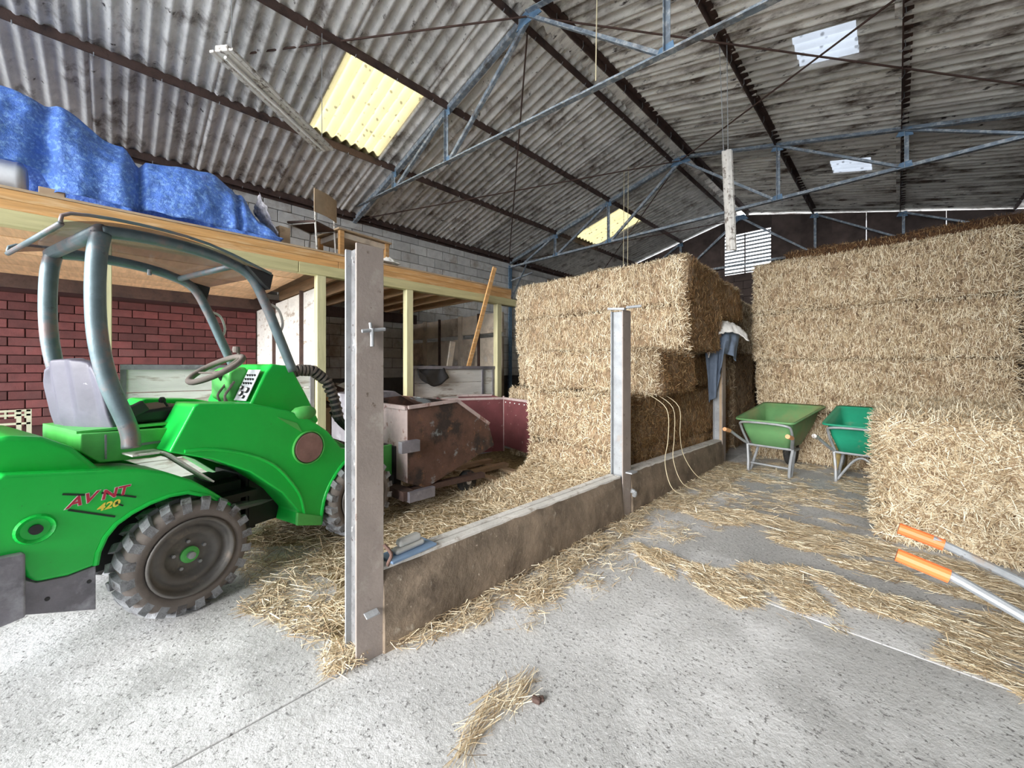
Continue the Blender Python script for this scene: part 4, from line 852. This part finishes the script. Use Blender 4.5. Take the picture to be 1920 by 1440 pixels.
# steering wheel
sw = MB(); c = Vector((.335, .52, 1.295)); n = Vector((-.52, .0, .85)).normalized(); e1 = Vector((0, 1, 0)); e2 = n.cross(e1)
pts = [c + (e1 * math.cos(R(a)) + e2 * math.sin(R(a))) * .165 for a in range(0, 361, 12)]
swo = sw.tube(pts, .019, 10, cap=False).build('steering_wheel', 'tyreside', smooth=True, **K)
sp_ = MB()
for a in (20, 140, 260): sp_.tube([c - n * .03, c + (e1 * math.cos(R(a)) + e2 * math.sin(R(a))) * .16], .008, 6)
sp_.lathe([(0, -.03), (.03, -.03), (.03, .0), (0, .005)], c - n * .02, 'z', 12); sp_.build('spoke', 'tyreside', parent=swo, local=True)
MB().tube([pts[22], pts[22] + n * .05], .010).lathe([(0, -.02), (.02, -.02), (.024, 0), (.02, .02), (0, .022)], pts[22] + n * .055, 'z', 12).build('spinner_knob', 'tyreside', parent=swo, local=True)
MB().tube([c - n * .03, (.42, .52, 1.15)], .022, 10).build('steering_column', 'black', **K)
for k, (y, dx) in enumerate(((.36, 0), (.40, .02), (.45, .0))): MB().tube([(.33, y, 1.07), (.31 + dx, y, 1.12), (.35 + dx, y + .02, 1.17), (.38, y + .03, 1.21)], .007, 6, smooth=3).build('hydraulic_lever', 'tyreside', **K)
# seat
MB().grid(12, 10, lambda u, v: (-.20 - .105 * u - .055 * v - .035 * math.sin(u * 3.14) * (1 - .3 * v) + .012 * math.cos((u - .5) * 19) * min(1, 4 * v), .285 + .45 * u + (.05 if u < .5 else -.05) * max(0, v - .75) / .25 * 4 * (u - .5) ** 2, .975 + .375 * v - .045 * (2 * u - 1) ** 2 * v)).build('seat_back', 'seatp', solid=.07, bevel=.015, smooth=True, **K)
panel([(-.22, 1.0), (-.22, 1.06), (.10, 1.085), (.15, 1.05), (.12, 1.0)], .31, .73, 'seat_cushion', 'black', .02)
MB().box((-.15, .285, 1.075), (.10, .03, .06), (0, R(-30), 0)).build('armrest', 'black', bevel=.006, **K)
MB().box((-.15, .74, 1.17), (.06, .05, .20), (0, R(-8), 0)).build('armrest', 'black', bevel=.01, **K)
# roll frame
near = [(-.205, .90), (-.215, 1.0), (-.285, 1.222), (-.322, 1.427), (-.333, 1.63), (-.328, 1.835), (-.312, 1.945)]
roofb = [(-.312, 1.955), (-.15, 1.972), (.05, 1.968), (.22, 1.94), (.36, 1.875), (.455, 1.70), (.53, 1.52), (.63, 1.28)]
for y in (.15, .90):
    MB().tube([(a, y, b) for a, b in near], .038, 16, smooth=5).build('rear_tube', 'tube', smooth=True, label='rear upright tube, scuffed', **K)
    MB().tube([(a, y, b) for a, b in roofb], .030, 14, smooth=5).build('side_tube', 'tube', smooth=True, **K)
MB().tube([(-.318, .13, 1.955), (-.318, .92, 1.955)], .032, 14).build('cross_tube', 'tube', smooth=True, **K)
MB().tube([(.27, .15, 1.925), (.27, .90, 1.925)], .018, 10).build('cross_tube', 'tube', smooth=True, **K)
MB().grid(16, 4, lambda u, v: (-.46 + .90 * u, .07 + .92 * v, 1.995 - .02 * (1 - u) ** 6 * 3 + .018 * math.sin(u * 3.1) - .10 * u ** 2.4)).build('roof_sheet', 'canopy', smooth=True, solid=.005, label='smoked translucent roof sheet', **K)
MB().tube([(-.46, .07, 1.93), (-.46, .99, 1.93)], .012, 8).tube([(-.46, .07, 1.935), (-.43, .07, 1.985), (-.2, .07, 2.01), (.1, .07, 1.995), (.44, .07, 1.90)], .008, 8, smooth=3).tube([(-.46, .99, 1.935), (-.43, .99, 1.985), (-.2, .99, 2.01), (.1, .99, 1.995), (.44, .99, 1.90)], .008, 8, smooth=3).build('roof_edge', 'tube', smooth=True, **K)
for y in (.12, .93): panel([(.30, 1.925), (.46, 1.90), (.44, 1.80), (.40, 1.83)], y - .04, y + .03, 'corner_bracket', 'black', .003)
MB().lathe([(0, -.02), (.012, -.018), (.012, .018), (0, .02)], (.10, .86, 1.93), 'z', 10).build('roof_bolt', 'galv', **K)
for y in (.15, .90): MB().tube([(.47, y, 1.72), (.53, y, 1.69), (.56, y, 1.60), (.54, y, 1.53)], .008, 6, smooth=4).build('lamp_cable', 'linen', **K)
# ribbed hose over the front
hp_ = [(.70, .34, 1.25), (.78, .32, 1.285), (.88, .30, 1.28), (.98, .28, 1.20), (1.04, .27, 1.06), (1.08, .26, .88)]
MB().tube(hp_, .036, 12, smooth=8).build('ribbed_hose', 'black', smooth=True, **K)
hh = MB(); q = [Vector(p) for p in hp_]
for i in range(len(q) - 1):
    for k in range(4):
        a = q[i].lerp(q[i + 1], k / 4); d = (q[i + 1] - q[i]).normalized(); hh.tube([a - d * .008, a + d * .008], .044, 12)
hh.build('hose_rib', 'tyreside', kind='stuff', **K)
for k in range(4): MB().tube([(1.05, .24 + .03 * k, .95), (1.12, .22 + .03 * k, .84), (1.22, .26, .74), (1.35, .3, .70)], .011, 7, smooth=4).build('hydraulic_hose', 'black', **K)
# lift arm, coupler
panel([(.75, .95), (.95, .86), (1.30, .62), (1.66, .40), (1.70, .28), (1.62, .26), (1.22, .48), (.85, .70)], .46, .58, 'lift_arm', 'lgreen', .01)
panel([(1.60, .14), (1.70, .14), (1.70, .58), (1.62, .58)], .20, .84, 'coupler_plate', 'black', .006)
MB().box((1.56, .24, .46), (.10, .03, .28)).box((1.60, .3, .3), (.05, .05, .2)).build('coupler_bracket', 'lgreen', bevel=.004, **K)
# wheels
def wheel(u, y0, y1, out, nm='tyre_wheel'):
    r, w = .30, y1 - y0; ym = (y0 + y1) / 2; s = out
    ty = MB().lathe([(.192, -w / 2 + .02), (.215, -w / 2), (.262, -w / 2 + .004), (.278, -w / 2 + .03), (.281, 0), (.278, w / 2 - .03), (.262, w / 2 - .004), (.215, w / 2), (.192, w / 2 - .02)], (u, ym, r), 'y', 40, False).build('tyre', 'tyreside', smooth=True, **K)
    lg = None
    for side in (-1, 1):
        for k in range(20):
            a = 2 * math.pi * (k + (.5 if side > 0 else 0)) / 20; b = MB()
            for (tt, rr) in ((0, .262),):
                pr = []
                for (ya, da, ra, rb) in ((0.003, .0, .262, .302), (w * .26, .055, .268, .302), (w * .49, .11, .215, .290)):
                    for dd in (-.098, .098):
                        for q in (ra, rb):
                            an = a + da + dd * (1.0 if q == ra else .72); pr.append((u + q * math.cos(an), ym + side * ya, r + q * math.sin(an)))
                # rings of four points: (-,a),(-,b),(+,a),(+,b)
                f = []
                for i in range(2):
                    o = i * 4; f += [(o, o + 1, o + 5, o + 4), (o + 1, o + 3, o + 7, o + 5), (o + 3, o + 2, o + 6, o + 7), (o + 2, o, o + 4, o + 6)]
                f += [(0, 2, 3, 1), (8, 9, 11, 10)]; b.add(pr, f)
            b.build('tread_lug', 'tyre', parent=ty, local=True)
    yo = ym + s * w / 2
    rm = MB().lathe([(.196, -s * .02), (.198, s * .0), (.186, s * .004), (.180, -s * .03), (.165, -s * .05), (.150, -s * .045), (.115, -s * .035), (.105, -s * .065), (.05, -s * .06), (0, -s * .06)], (u, yo, r), 'y', 40, False).build('rim', 'rim', smooth=True, solid=.004, **K)
    MB().lathe([(.042, -s * .062), (.042, -s * .045), (.030, -s * .040), (.016, -s * .040)], (u, yo, r), 'y', 20).build('hub', 'lgreen', parent=rm, local=True)
    MB().lathe([(.018, -s * .045), (.018, -s * .02), (.008, -s * .018)], (u, yo, r), 'y', 12).build('hub_cap', 'galv', parent=rm, local=True)
    for k in range(5):
        a = 2 * math.pi * k / 5 + .4; MB().lathe([(.009, -s * .06), (.009, -s * .045)], (u + .072 * math.cos(a), yo, r + .072 * math.sin(a)), 'y', 6).build('wheel_nut', 'galv', parent=rm, local=True)
wheel(0, 0, .20, -1); wheel(1.11, 0, .20, -1); wheel(0, .86, 1.06, 1); wheel(1.11, .86, 1.06, 1)
# side decal: letters and stripes as thin lettering
def text(s, u, z, size, rot, m, off=.0575, shear=.3, name='lettering', ext=.0012):
    cu = bpy.data.curves.new('t', 'FONT'); cu.body = s; cu.size = size; cu.extrude = ext; cu.shear = shear; cu.offset = .0012 if m != 'decalwht' else .003
    o = link(bpy.data.objects.new('t', cu)); dg = bpy.context.evaluated_depsgraph_get(); me = bpy.data.meshes.new_from_object(o.evaluated_get(dg)); bpy.data.objects.remove(o)
    ca, sa = math.cos(R(rot)), math.sin(R(rot))
    for v in me.vertices:
        x, y = v.co.x * 1.15, v.co.y; v.co = Vector((u + x * ca - y * sa, off - v.co.z, z + x * sa + y * ca))
    me.name = name; me.materials.clear(); me.materials.append(M[m]); me.update(); q = link(bpy.data.objects.new(name, me)); q.parent = TR; return q
for m, off, nm in (('decalwht', .0583, 'lettering_outline'), ('decalred', .0567, 'lettering')):
    text('AV', -.447, .683, .060, 6, m, off, .45, nm); text('NT', -.338, .690, .060, 2, m, off, .2, nm)
text('420', -.352, .640, .044, 4, 'decalyel', .0572)
for a, b, c_, d_ in (((-.457, .750), (-.39, .728), .008, 1), ((-.335, .722), (-.215, .668), .008, 1), ((-.44, .676), (-.29, .597), .008, 1), ((-.29, .664), (-.262, .640), .006, 1)):
    MB().bar((a[0], .058, a[1]), (b[0], .058, b[1]), .004, c_, (0, 0, 1)).build('decal_stripe', 'decalblk', **K)
